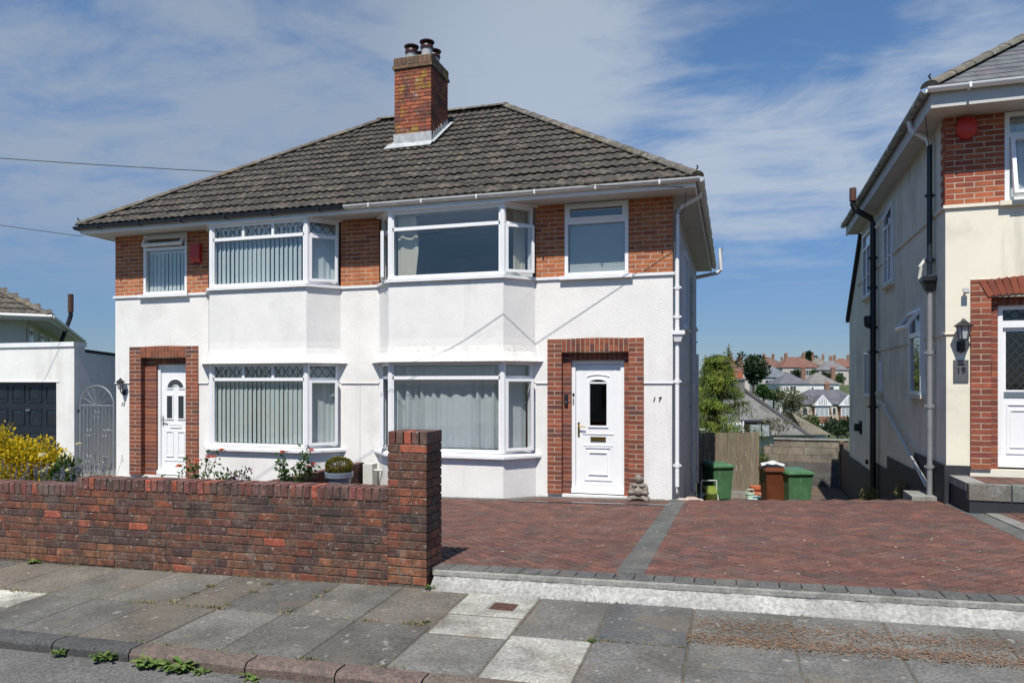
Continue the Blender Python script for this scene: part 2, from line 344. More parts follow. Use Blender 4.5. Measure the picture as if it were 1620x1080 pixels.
UX, UZ = Vector((1, 0, 0)), Vector((0, 0, 1))
# ------------------------------------------------------------------ windows and doors
def sash(win, o, U, V, N, u0, u1, v0, v1, d=0.0, t=.045, hinge=None, ang=0, glass=M_GLASS):
    """an opening light: frame bars and its own pane, swung about one edge"""
    o = Vector(o); U2, V2, N2, oo = U, V, N, o+U*u0+V*v0+N*d; w = u1-u0; h = v1-v0; a = R(ang); su = 0; sv = 0
    if hinge == 'l': U2 = U*math.cos(a)+N*math.sin(a); N2 = N*math.cos(a)-U*math.sin(a)
    if hinge == 'r': oo = oo+U*w; U2 = U*math.cos(a)-N*math.sin(a); N2 = N*math.cos(a)+U*math.sin(a); su = -w
    if hinge == 't': oo = oo+V*h; V2 = V*math.cos(a)-N*math.sin(a); N2 = N*math.cos(a)+V*math.sin(a); sv = -h
    m = MB(); g = (su, su+w, sv, sv+h)
    m.ob(oo, U2, V2, N2, g[0], g[1], g[2], g[2]+t, -.03, .022); m.ob(oo, U2, V2, N2, g[0], g[1], g[3]-t, g[3], -.03, .022)
    m.ob(oo, U2, V2, N2, g[0], g[0]+t, g[2]+t, g[3]-t, -.03, .0215); m.ob(oo, U2, V2, N2, g[1]-t, g[1], g[2]+t, g[3]-t, -.03, .0215)
    m.build('sash', M_UPVC, win)
    p = MB(); p.ob(oo, U2, V2, N2, g[0]+t, g[1]-t, g[2]+t, g[3]-t, -.008, 0); p.build('pane', glass, win)
def lattice(win, o, U, V, N, u0, u1, v0, v1, n, d=.006, wdt=.009):
    m = MB(); w = u1-u0; h = v1-v0; s = w/n; k = h/max(1, round(h/(s*1.25)))/s
    def seg(a, b):
        pa, pb = Vector(o)+U*a[0]+V*a[1]+N*d, Vector(o)+U*b[0]+V*b[1]+N*d; t = (pb-pa)
        if t.length < .01: return
        t.normalize(); q = t.cross(N)*wdt/2; m.prism([pa-q, pb-q, pb+q, pa+q], N*.004)
    for sg in (1, -1):
        i = -n*6
        while i < n*6:
            # line u = u_s + t, v = k*t, clipped to the rectangle
            us = u0+i*s; pts = []
            ta, tb = (0, h/k)
            a = us if sg == 1 else us; ua, ub = (us, us+h/k) if sg == 1 else (us, us-h/k)
            lo, hi = 0.0, 1.0
            du = ub-ua
            t0, t1 = (u0-ua)/du, (u1-ua)/du
            lo = max(lo, min(t0, t1)); hi = min(hi, max(t0, t1))
            if hi-lo > .01: seg((ua+du*lo, v0+h*lo), (ua+du*hi, v0+h*hi))
            i += 1
    return m.build('leaded_lattice', M_LEADCAME, win)
def window(house, o, U, N, w, z0, z1, lights, bars, name='window', label=None, fr=.055, depth=.07):
    """frame as the part; lights: (u0,u1,v0,v1,type,arg) in metres from the lower left"""
    V = UZ; h = z1-z0; m = MB(); o = Vector((o[0], o[1], z0))
    m.ob(o, U, V, N, 0, w, 0, fr, -depth, 0); m.ob(o, U, V, N, 0, w, h-fr, h, -depth, 0)
    m.ob(o, U, V, N, 0, fr, fr, h-fr, -depth, -.001); m.ob(o, U, V, N, w-fr, w, fr, h-fr, -depth, -.001)
    for (a, b, c, d) in bars: m.ob(o, U, V, N, a, b, c, d, -depth+.002, -.003)
    win = m.build(name, M_UPVC, house, label)
    for (u0, u1, v0, v1, typ, arg) in lights:
        if typ == 'fixed':
            p = MB(); p.ob(o, U, V, N, u0, u1, v0, v1, -.040, -.032); p.build('pane', M_GLASS, win)
        elif typ == 'lead':
            p = MB(); p.ob(o, U, V, N, u0, u1, v0, v1, -.040, -.032); p.build('pane', M_GLASS, win)
            lattice(win, o, U, V, N, u0, u1, v0, v1, arg, -.030)
        else:
            sash(win, o, U, V, N, u0-.012, u1+.012, v0-.012, v1+.012, 0, .045, typ[0], arg)
            if len(typ) > 1: pass
    return win
def curtain(win, name, mat, o, U, N, u0, u1, z0, z1, amp=.025, wl=.11, d=-.14, taper=0):
    m = MB(); n = max(6, int((u1-u0)/wl*7)); vs = []; rows = 5; ph = random.random()*6
    for r in range(rows+1):
        for i in range(n+1):
            t = i/n; u = u0+(u1-u0)*t; q = r/rows
            dd = amp*(math.sin(2*math.pi*u/wl+ph+1.6*math.sin(u*5.3+ph)+.9*math.sin(u*13.1))*(.6+.5*math.sin(u*3.7+ph*3))+.5*math.sin(u*31+ph*2+.6*math.sin(u*9)))*(1-.35*q)
            uu = u+(taper*(1-abs(2*q-1)) if taper else 0)*(t)
            p = Vector((o[0], o[1], 0))+U*uu+N*(d+dd); vs.append((p.x, p.y, z0+(z1-z0)*q))
    fs = [(r*(n+1)+i, r*(n+1)+i+1, (r+1)*(n+1)+i+1, (r+1)*(n+1)+i) for r in range(rows) for i in range(n)]
    m.add(vs, fs); return m.build(name, mat, win, smooth=True)
def vblinds(win, o, U, N, u0, u1, z0, z1, wd=.086, d=-.10, ang=38):
    n = int((u1-u0)/.092); a = R(ang)
    m = MB(); m.box(-wd/2, wd/2, -.001, .001, 0, z1-z0); me = m.mesh('blind_slat', M_BLIND)
    base = math.atan2(U.y, U.x)
    for i in range(n+1):
        p = Vector((o[0], o[1], 0))+U*(u0+.03+(u1-u0-.06)*i/n)+N*d
        piece('blind_slat', me, win, (p.x, p.y, z0), (0, 0, base+a+random.uniform(-.12, .12)))
    h = MB(); h.ob((o[0], o[1], 0), U, UZ, N, u0, u1, z1, z1+.04, d-.02, d+.02); h.build('blind_rail', M_UPVC, win)

# ------------------------------------------------------------------ the semi-detached houses
HW = 5.37; SOF = 4.60; PITCH = math.atan2(3.0, 4.23); OH = .48; DEPTH = 7.5
RUN = DEPTH/2+OH; EZ = 4.74; RZ = EZ+RUN*math.tan(PITCH)
TILE_W, GAUGE = .30, .3425
def tile_mesh(mat):
    prof = []; n = 12
    for i in range(n+1):
        x = TILE_W*i/n; prof.append((x, .0105*(1-math.cos(4*math.pi*x/TILE_W))))
    m = MB(); vs = []; Lt = GAUGE+.05
    for (y, off) in ((0, .034), (Lt, 0)):
        for x, z in prof: vs.append((x, y, z+off))
    for x, z in prof: vs.append((x, .004, z+.034-.032))
    k = n+1
    fs = [(i, i+1, k+i+1, k+i) for i in range(n)]+[(2*k+i, 2*k+i+1, i+1, i) for i in range(n)]
    m.add(vs, fs); return m.mesh('tile', mat, smooth=True)
def roof(house, s, cfg):
    """hip roof for one half: s = +1 when the free end is at +x"""
    ohs = cfg.get('ohs', .38); ez = EZ+cfg.get('lift', 0); rz_ = RZ+cfg.get('lift', 0); X = HW+ohs; tp = math.tan(PITCH); cp = math.cos(PITCH); sp = math.sin(PITCH); ym = DEPTH/2
    d = .03
    f0, f1 = (0, -OH, ez-d), (s*X, -OH, ez-d); r0, r1 = (0, ym, rz_-d), (s*(X-RUN), ym, rz_-d); b0, b1 = (0, DEPTH+OH, ez-d), (s*X, DEPTH+OH, ez-d)
    if cfg.get('slate'): d = 0
    f0, f1 = (0, -OH, ez-d), (s*X, -OH, ez-d); r0, r1 = (0, ym, rz_-d), (s*(X-RUN), ym, rz_-d); b0, b1 = (0, DEPTH+OH, ez-d), (s*X, DEPTH+OH, ez-d)
    m = MB(); m.add([f0, f1, r0, r1, b0, b1], [(0, 1, 3, 2), (1, 5, 3), (5, 4, 2, 3), (0, 4, 5, 1)])
    rf = m.build('roof', M_DECK if not cfg.get('slate') else M_SLATE, house)
    base = cfg.get('tilecol', (.047, .041, .035))
    if not cfg.get('slate'):
        me = tile_mesh(M_TILE); rows = int(RUN/cp/GAUGE)
        joined_side = MB()
        for k in range(rows+1):
            sd = k*GAUGE; xlim = X-sd*cp; y = -OH-.03+sd*cp; z = ez+(sd-.03/cp)*sp-.0
            off = 0 if k % 2 == 0 else 0.0
            i = 0
            while i*TILE_W < xlim+.02:
                xa = i*TILE_W+off; i += 1
                top = X-(sd+GAUGE+.05)*cp
                lx = xa if s > 0 else -(xa+TILE_W)
                rx = R(random.uniform(-.7, .7))
                c = jit(base, .22, .06)
                kf = random.choice((.62, 1.5)) if random.random() < .04 else 1; c = (c[0]*kf, c[1]*kf, c[2]*kf)
                dz = random.uniform(-.004, .004)
                if xa+TILE_W <= top+.06:
                    o = piece('tile', me, rf, (lx, y, z+dz), (PITCH+rx, 0, random.uniform(-.014, .014)), c)
                else:            # cut to the hip
                    bm = bmesh.new(); bm.from_mesh(me); mt = Matrix.Translation((lx, y, z)) @ Matrix.Rotation(PITCH, 4, 'X'); bm.transform(mt)
                    # hip plane in plan: s*x + y = X - OH
                    bmesh.ops.bisect_plane(bm, geom=bm.verts[:]+bm.edges[:]+bm.faces[:], plane_co=(s*X, -OH, 0), plane_no=(s*1, 1, 0), clear_outer=True)
                    if len(bm.faces):
                        m2 = bpy.data.meshes.new('tile'); bm.to_mesh(m2); m2.materials.append(M_TILE); m2.polygons.foreach_set('use_smooth', [True]*len(m2.polygons)); piece('tile', m2, rf, (0, 0, 0), (0, 0, 0), c)
                    bm.free()
        # side slope courses (seen only from other places)
        for k in range(rows):
            a = k*GAUGE*cp; b = (k+1)*GAUGE*cp+.03; za = ez+a*tp+.035; zb = ez+b*tp
            joined_side.add([(s*(X-a), -OH+a, za), (s*(X-a), DEPTH+OH-a, za), (s*(X-b), DEPTH+OH-b, zb), (s*(X-b), -OH+b, zb), (s*(X-a), -OH+a, za-.04), (s*(X-a), DEPTH+OH-a, za-.04)], [(0, 1, 2, 3), (4, 5, 1, 0)], jit(base, .1))
        joined_side.build('side_slope_tiles', surf('side_tile', 'attr', .93, .22, 7, .22, 55), rf, kind='stuff', attr=True)
    else:
        sm = MB(); sm.add([(0, 0, .012), (.248, 0, .012), (.248, .24, .004), (0, .24, .004), (0, .001, -.002), (.248, .001, -.002)], [(0, 1, 2, 3), (4, 5, 1, 0)]); sme = sm.mesh('slate_tile', surf('slate_face', 'obj', .7, .2, 5, .2, 40))
        for k in range(22):
            sd = k*.20
            for i in range(13):
                xa = X-sd*cp-.28-.25*i-(.125 if k % 2 else 0)
                if xa < X-4.4: break
                piece('slate_tile', sme, rf, (s*xa if s > 0 else -(xa+.25), -OH-.01+sd*cp, ez+sd*sp+.004), (PITCH, 0, 0), jit((.105, .11, .12), .12))
    # hip and ridge tiles
    def cap(p, q, nm='ridge_tile'):
        p, q = Vector(p), Vector(q); L = (q-p).length; n = max(1, round(L/.44)); d_ = (q-p)/n
        m = MB(); seg = 8; vs = []; l = d_.length
        for yy, rr in ((0, .105), (l+.03, .095)):
            for k in range(seg+1):
                t = math.pi*(k/seg)*1.0; vs.append((rr*1.15*math.cos(t), yy, rr*.72*math.sin(t)-.02))
        m.add(vs, [(k, k+1, seg+2+k, seg+1+k) for k in range(seg)]+[tuple(range(seg+1))[::-1]]); me2 = m.mesh(nm, M_RIDGE, smooth=True)
        rot = d_.to_track_quat('Y', 'Z').to_euler()
        for k in range(n):
            piece(nm, me2, rf, p+d_*k, rot, jit((.11, .098, .082), .18))
    e = .035
    cap((s*(X+.02), -OH-.02, ez+e-.02), (s*(X-RUN), ym, rz_+e+.01), 'hip_tile')
    cap((s*(X+.02), DEPTH+OH+.02, ez+e-.02), (s*(X-RUN), ym, rz_+e+.01), 'hip_tile')
    cap((s*(X-RUN), ym, rz_+e+.02), (0, ym, rz_+e+.02))
    # eaves
    so_ = MB(); so_.box(0, s*(X-.03), -OH+.03, .12, SOF, SOF+.015); so_.box(s*(HW-.02), s*(X-.03), .12, DEPTH+OH-.03, SOF+.0005, SOF+.0145)
    so_.build('soffit', M_SOF, house)
    fa = MB(); fa.box(0, s*(X-.01), -OH+.01, -OH+.032, SOF-.015, ez-.035); fa.box(s*(X-.032), s*(X-.0105), -OH+.033, DEPTH+OH, SOF-.0155, ez-.0355)
    fa.build('fascia', cfg.get('fascia', M_UPVC), house)
    def gutter(pts, mat, brk):
        p, q = Vector(pts[0]), Vector(pts[1]); d_ = (q-p).normalized(); nrm = Vector((0, 0, 1)); o_ = d_.cross(nrm)
        m = MB(); r = .058; seg = 10; prof = [(r*math.cos(math.pi+math.pi*k/seg), r*math.sin(math.pi+math.pi*k/seg)) for k in range(seg+1)]+[((r-.008)*math.cos(-math.pi*k/seg), (r-.008)*math.sin(-math.pi*k/seg)) for k in range(seg+1)]
        n = len(prof); vs = [P+o_*a+nrm*b for P in (p, q) for a, b in prof]
        m.add(vs, [(k, (k+1) % n, n+(k+1) % n, n+k) for k in range(n)]+[tuple(range(n))[::-1], tuple(range(n, 2*n))])
        g = m.build('gutter', mat, house, smooth=True)
        b = MB(); b.ob((0, 0, 0), d_, nrm, o_, -.014, .014, -.063, .004, -.062, .062); me3 = b.mesh('bracket', mat)
        L = (q-p).length; k = brk*.5
        while k < L: piece('bracket', me3, g, p+d_*k-nrm*.0); k += brk
        return g
    gz = ez-.035
    gutter(((0, -OH-.05, gz), (s*(X+.05), -OH-.05, gz+.0)), cfg['gutter'], .95)
    gutter(((s*(X+.05), -OH-.02, gz+.001), (s*(X+.05), DEPTH+OH, gz+.001)), cfg.get('sidegutter', cfg['gutter']), .95)
    return rf

def house(name, label, x0, y0, z0, s, cfg, rz=0, corner=None):
    if corner is not None:      # rotate about the free front corner
        v = Matrix.Rotation(rz, 3, 'Z') @ Vector((-s*HW, 0, 0)); loc = (corner[0]+v.x, corner[1]+v.y, z0)
    else: loc = (x0, y0, z0)
    H = thing(name, label, 'house', loc, rz)
    Wm = cfg['wall']; N = Vector((0, -1, 0))
    d0, d1 = cfg['door']; s0, s1 = cfg['surround']; w0, w1 = 3.67, 4.69; st = 2.43
    X = lambda a: s*a
    # lower front wall in rectangles round the bay and door openings; upper half 12 mm proud of the lower
    MZ = 1.73
    low = MB(); up = MB()
    bays0, bays1 = .42, 3.14
    def wbox(m, a, b, z_a, z_b, y): q = MB(); q.box(X(a), X(b), y, .25, z_a, z_b); q.build('front_wall', Wm, H)
    for (a, b) in ((.0012, bays0), (bays1, s0), (s1, HW-.012)): wbox(low, a, b, -1.0, MZ, .012)
    wbox(low, s0, s1, -1.0, -.06, .0125)
    for (a, b) in ((.0012, bays0), (bays1, s0), (s1, HW)): wbox(up, a, b, MZ, 3.40, 0)
    wbox(up, s0, s1, st, 3.40, 0)
    for nm, args in (('side_wall', (X(HW-.25), X(HW-.0), .25, DEPTH, MZ, SOF+.1)), ('lower_side_wall', (X(HW-.25), X(HW-.012), .25, DEPTH-.001, -2.2, MZ)), ('rear_wall', (0, X(HW-.25), DEPTH-.25, DEPTH-.001, MZ, SOF+.1)), ('lower_rear_wall', (0, X(HW-.25), DEPTH-.25, DEPTH-.012, -2.2, MZ))):
        q = MB(); q.box(*args); q.build(nm, Wm, H)
    for (a, b) in ((.0, bays0-.05), (bays1+.05, s0), (s1, HW+.012)): dr = MB(); dr.box(X(a), X(b), -.008, .013, MZ-.014, MZ+.004); dr.build('drip_moulding', cfg['trim'], H)
    dr = MB(); dr.box(X(HW-.013), X(HW+.012), .0135, DEPTH-.3, MZ-.018, MZ+.004); dr.build('drip_moulding', cfg['trim'], H)
    if 'plinth' in cfg:
        p = MB(); p.box(X(HW-.1), X(s1+.005), -.012, .02, -.35, cfg['plinth']); p.build('plinth', M_DARKPAINT, H)
    # brick panels between the upper windows
    for k, (a, b) in enumerate(((.0, .375), (3.185, w0-.003), (w1+.003, HW-.0))):
        xa, xb = sorted((X(a), X(b)))
        m = MB(); m.box(xa+.001, xb-.001, .001, .25, 3.425, SOF+.1); bp = m.build('brick_panel', M_MORTAR, H)
        brick_run(xa, xb, 3.43, SOF-.002, -.002, bp, cfg['pal'], start=k, depth=.1)
    m = MB(); m.box(X(w0-.003), X(w1+.003), .06, .25, SOF-.012, SOF+.1); m.build('window_head', M_UPVC, H)
    led = MB()
    for (a, b) in ((.0, .37), (3.19, w0-.06), (w1+.06, HW+.03)): led.box(X(a), X(b), -.03, .03, 3.385, 3.428)
    led.box(X(HW+.03), X(HW-.02), .0305, cfg.get('ledge_side', .5), 3.386, 3.4275); led.build('ledge', cfg['trim'], H)
    # inside: floors and a partition so that rooms are dark, not empty
    it = MB(); it.box(X(.02), X(HW-.26), .26, DEPTH-.26, -.06, -.01); it.box(X(.02), X(HW-.26), .26, DEPTH-.26, 2.45, 2.6); it.box(X(.02), X(HW-.26), 4.1, 4.2, 0, SOF); it.box(X(3.22), X(3.3), .26, 4.09, 0, SOF)
    it.box(X(.002), X(.015), .30, DEPTH-.26, -.5, SOF+.019); it.box(X(.02), X(HW-.26), .26, 4.09, SOF+.02, SOF+.05)
    it.build('interior_wall', M_INT, H)
    # bay
    bx = sorted((X(.38), X(.78), X(2.78), X(3.18))); cx, cy = bx[1]-bx[0], .45; cl = math.hypot(cx, cy)
    def path(off):
        l = lambda Y: bx[0]+(-Y)*(cx/cy)-off*(cl/cy)
        r = lambda Y: bx[3]-(-Y)*(cx/cy)+off*(cl/cy)
        return [(l(.03), .03), (l(-cy-off), -cy-off), (r(-cy-off), -cy-off), (r(.03), .03)]
    def loft(prof, nm, mat, parent=H):
        m = MB(); n = len(prof); vs = []
        for (off, z) in prof: vs += [(a, b, z) for a, b in path(off)]
        fs = []
        for i in range(n):
            j = (i+1) % n
            for k in range(3): fs.append((i*4+k, i*4+k+1, j*4+k+1, j*4+k))
        m.add(vs, fs); return m.build(nm, mat, parent)
    loft([(.006, 2.33), (0, 2.45), (0, 3.385), (-.12, 3.385), (-.12, 2.33)], 'bay_apron', Wm); loft([(.11, 2.07), (.105, 2.085), (.06, 2.15), (.025, 2.23), (.006, 2.3295), (-.12, 2.3295), (-.12, 2.07)], 'bell_cast', cfg.get('bell', Wm))
    loft([(0, -.6), (0, .52), (-.12, .52), (-.12, -.6)], 'bay_base_wall', Wm)
    loft([(.05, 3.386), (.05, 3.432), (-.12, 3.445), (-.12, 3.386)], 'bay_ledge', cfg['trim'])
    loft([(.075, .521), (.075, .562), (.03, .585), (-.1, .60), (-.1, .521)], 'bay_sill', cfg['trim'])
    loft([(.04, SOF-.03), (.04, SOF-.002), (-.12, SOF-.002), (-.12, SOF-.03)], 'bay_head', M_UPVC)
    po = path(-.02)
    for lvl, (z_a, z_b) in enumerate(((.60, 2.07), (3.445, SOF-.03))):
        tb = z_b-cfg['top'][lvl]-z_a
        h = z_b-z_a; t0, t1 = tb-.028, tb+.028; fr = .055
        for side in range(3):
            A = Vector((*po[side], 0)); B = Vector((*po[side+1], 0))
            if side == 0: A = Vector((bx[0]+.02*cl/cy+.012, 0.004, 0))
            if side == 2: B = Vector((bx[3]-.02*cl/cy-.012, 0.004, 0))
            U = (B-A).normalized(); w = (B-A).length; Nn = Vector((U.y, -U.x, 0))
            o = (A.x, A.y)
            lights = []; bars = [(fr, w-fr, t0, t1)]
            if side == 1:
                fr2 = .075
                if cfg['lead']:
                    tw = (w-2*fr2)/3
                    for q in range(3):
                        lights.append((fr2+tw*q+(.025 if q else 0), fr2+tw*(q+1)-(.025 if q < 2 else 0), t1, h-fr, 'lead', 4))
                        if q: bars.append((fr2+tw*q-.025, fr2+tw*q+.025, t1, h-fr))
                else: lights.append((fr2, w-fr2, t1, h-fr, 'fixed', 0))
                lights.append((fr2, w-fr2, fr, t0, 'fixed', 0)); bars += [(fr, fr2, fr, h-fr), (w-fr2, w-fr, fr, h-fr)]
            else:
                if cfg['lead']: lights.append((fr, w-fr, t1, h-fr, 'lead', 3))
                else: lights.append((fr, w-fr, t1, h-fr, 'fixed', 0))
                a = cfg['open'][lvl][0 if side == 0 else 1]
                lights.append((fr, w-fr, fr, t0, a[0], a[1]))
            win = window(H, o, U, Nn, w, z_a, z_b, lights, bars)
            cfg['dress'](win, lvl, side, o, U, Nn, w, z_a, z_b, z_a+t0)
        for q in (1, 2):
            c = path(-.045)[q]; m = MB(); m.tube([(c[0], c[1], z_a), (c[0], c[1], z_b)], .052, 8); m.build('bay_corner_post', M_UPVC, H)
    # small window over the door
    o = (min(X(w0), X(w1)), .0); w = w1-w0; h = SOF-.012-3.43
    win = cfg['small'](H, o, w, 3.43, SOF-.012)
    m = MB(); m.box(X(w0-.07), X(w1+.07), -.075, .02, 3.372, 3.4295); m.build('window_sill', cfg['trim'], H)
    # brick door surround
    xa, xb = sorted((X(s0), X(s1))); da, db = sorted((X(d0), X(d1)))
    pw = cfg.get('pw', .235); yo, yi = -.022, .085
    core = MB(); core.box(xa+.004, xa+pw-.004, yo+.003, .24, -.06, st-.004); core.box(xb-pw+.004, xb-.004, yo+.003, .24, -.06, st-.004); core.box(xa+pw-.004, xb-pw+.004, yo+.003, .24, 2.215, st-.005)
    core.box(xa+pw-.004, da-.004, yi+.003, .24, -.06, 2.2145); core.box(db+.004, xb-pw+.004, yi+.003, .24, -.06, 2.2145); core.box(da-.004, db+.004, yi+.003, .24, 2.085, 2.2145)
    sr = core.build('door_surround', M_MORTAR, H)
    nC = 33; ch = (st+.06)/nC
    for side in (0, 1):
        a = xa if side == 0 else xb-pw
        for k in range(nC):
            z = -.06+ch*(k+.5)
            segs = [(a, a+pw)] if (k+side) % 2 == 0 else [(a, a+pw/2-.005), (a+pw/2+.005, a+pw)]
            for (p, q) in segs:
                piece('brick', piece_mesh('front_brick', q-p, .107, ch-.01, M_BRICK, .003), sr, ((p+q)/2, yo+.0535, z), (0, 0, 0), bcol(cfg['dpal']))
    jn = MB()
    for (p, q) in ((xa+pw+.001, da-.002), (db+.002, xb-pw-.001)):
        for k in range(nC-3):
            z = -.06+ch*(k+.5)
            if z+ch/2 > 2.21: break
            jn.box(p, q, yi, yi+.1, z-ch/2+.005, z+ch/2-.005, bcol(cfg['dpal']))
    n = int((db-da+.02)/.073); bw = (db-da+.02)/n
    for k in range(n): jn.box(da-.01+bw*k+.004, da-.01+bw*(k+1)-.004, yi-.002, yi+.1, 2.09, 2.2, bcol(cfg['dpal']))
    if not cfg.get('arch'):
        n = int((xb-xa-2*pw)/.073); bw = (xb-xa-2*pw)/n
        for r in range(2):
            for k in range(n):
                t = abs((k+.5)/n*2-1); lift = .018*(1-t*t)
                piece('brick', piece_mesh('front_brick', bw-.009, .11, .102, M_BRICK, .003), sr, (xa+pw+bw*(k+.5), yo+.05, 2.215+.053+r*.108+lift-.006), (0, 0, 0), bcol(cfg['dpal']))
    else:
        n = int((xb-xa-.1)/.085); mid = (xa+xb)/2; hw = (xb-xa)/2
        q = MB(); q.prism([(xa+.02, yo+.006, 2.19), (xb-.02, yo+.006, 2.19), (xb-.02, yo+.006, 2.40), (mid, yo+.006, 2.455), (xa+.02, yo+.006, 2.40)][::-1], (0, .03, 0)); q.build('arch_mortar', M_MORTAR, H)
        for k in range(n):
            t = ((k+.5)/n*2-1); lift = .05*(1-t*t)
            x = mid+t*(hw-.20); piece('brick', piece_mesh('front_brick', .072, .118, .23, M_BRICK, .003), sr, (x+t*.06, yo+.046, 2.30+lift), (0, R(28)*t, 0), bcol(cfg['dpal']))
    jn.build('inner_brickwork', M_BRICKJ, sr, kind='stuff', attr=True)
    cfg['doorfn'](H, da, db, .165, 0, 2.085)
    roof(H, s, cfg)
    return H

def brick_inner(): pass
# ------------------------------------------------------------------ doors
def door_frame(H, a, b, y, z0, z1, fr=.06):
    m = MB(); m.box(a, a+fr, y-.035, y+.06, z0, z1); m.box(b-fr, b, y-.035, y+.06, z0, z1); m.box(a+fr, b-fr, y-.034, y+.06, z1-fr, z1); m.box(a-.0, b+.0, y-.075, y+.06, z0-.04, z0+.035)
    return m.build('door_frame', M_UPVC, H)
def ring_panel(m, x0, x1, z0, z1, y, t=.018, d=.012):
    m.box(x0, x1, y-d, y+.004, z0, z0+t); m.box(x0, x1, y-d, y+.004, z1-t, z1); m.box(x0, x0+t, y-d+.001, y+.004, z0+t, z1-t); m.box(x1-t, x1, y-d+.001, y+.004, z0+t, z1-t)
def door17(H, a, b, y, z0, z1):
    door_frame(H, a, b, y, z0, z1); fr = .06
    x0, x1 = a+fr+.004, b-fr-.004; cx = (x0+x1)/2; yf = y
    gx0, gx1, gz0, gz1 = cx-.135, cx+.135, 1.04, 1.77
    m = MB(); zt = z1-fr-.004; zb = z0+.04
    m.box(x0, gx0, yf, yf+.045, zb, zt); m.box(gx1, x1, yf, yf+.045, zb, zt); m.box(gx0, gx1, yf, yf+.045, zb, gz0); m.box(gx0, gx1, yf, yf+.045, gz1, zt)
    # arched head fillets
    n = 8
    for sgn in (-1, 1):
        poly = [(cx+sgn*.135, yf+.001, gz1-.06)]+[(cx+sgn*.135*math.cos(math.pi/2*k/n), yf+.001, gz1-.06+.06*math.sin(math.pi/2*k/n)) for k in range(n+1)]+[(cx+sgn*.135, yf+.001, gz1+.001)]
        m.prism(poly if sgn > 0 else poly[::-1], (0, .043, 0))
    d = m.build('door', M_UPVC, H, 'white panelled door with a dark glazed light and brass handle')
    p = MB()
    p.box(x0+.02, x1-.02, yf-.008, yf+.003, zt-.06, zt-.045); ring_panel(p, gx0-.03, gx1+.03, gz0-.03, gz1-.03, yf, .026, .016)
    p.tube([(cx+.19*math.sin(t), yf-.004, gz1+.04+.05*math.cos(t)-.05*0) for t in [R(q) for q in range(-70, 71, 14)]], .012, 6)
    p.tube([(cx+.145*math.sin(t), yf-.004, gz1-.03+.05*math.cos(t)) for t in [R(q) for q in range(-80, 81, 16)]], .013, 6)
    p.box(cx-.25, cx+.25, yf-.01, yf+.003, .90, .918); ring_panel(p, cx-.22, cx+.22, .16, .70, yf, .022, .014); ring_panel(p, cx-.155, cx+.155, .25, .62, yf, .02, .018)
    p.box(cx-.235, cx+.235, yf-.01, yf+.003, .715, .73); ring_panel(p, x0+.07, x1-.07, zb+.05, zt-.075, yf, .014, .006)
    p.build('door_moulding', M_UPVC, d)
    g = MB(); g.box(gx0-.01, gx1+.01, yf+.018, yf+.026, gz0-.01, gz1+.01); g.build('door_pane', M_DGLASS, d)
    l = MB(); ring_panel(l, cx-.125, cx+.125, .79, .86, yf, .016, .014); l.box(cx-.105, cx+.105, yf-.008, yf+.003, .808, .842); l.build('letter_plate', M_GOLD, d)
    hx = x0+.045
    h = MB(); h.box(hx-.016, hx+.016, yf-.012, yf+.002, .86, 1.09); h.tube([(hx, yf-.012, 1.03), (hx, yf-.055, 1.03), (hx+.12, yf-.055, 1.02)], .010, 8); h.build('door_handle', M_GOLD, d)
    k = MB(); k.box(a+.012, a+.045, y-.05, y-.034, 1.52, 1.56); k.build('doorbell', M_BLACK, d); k = MB(); k.box(a+.015, a+.04, y-.045, y-.034, 1.38, 1.48); k.build('keypad', M_GREY, d)
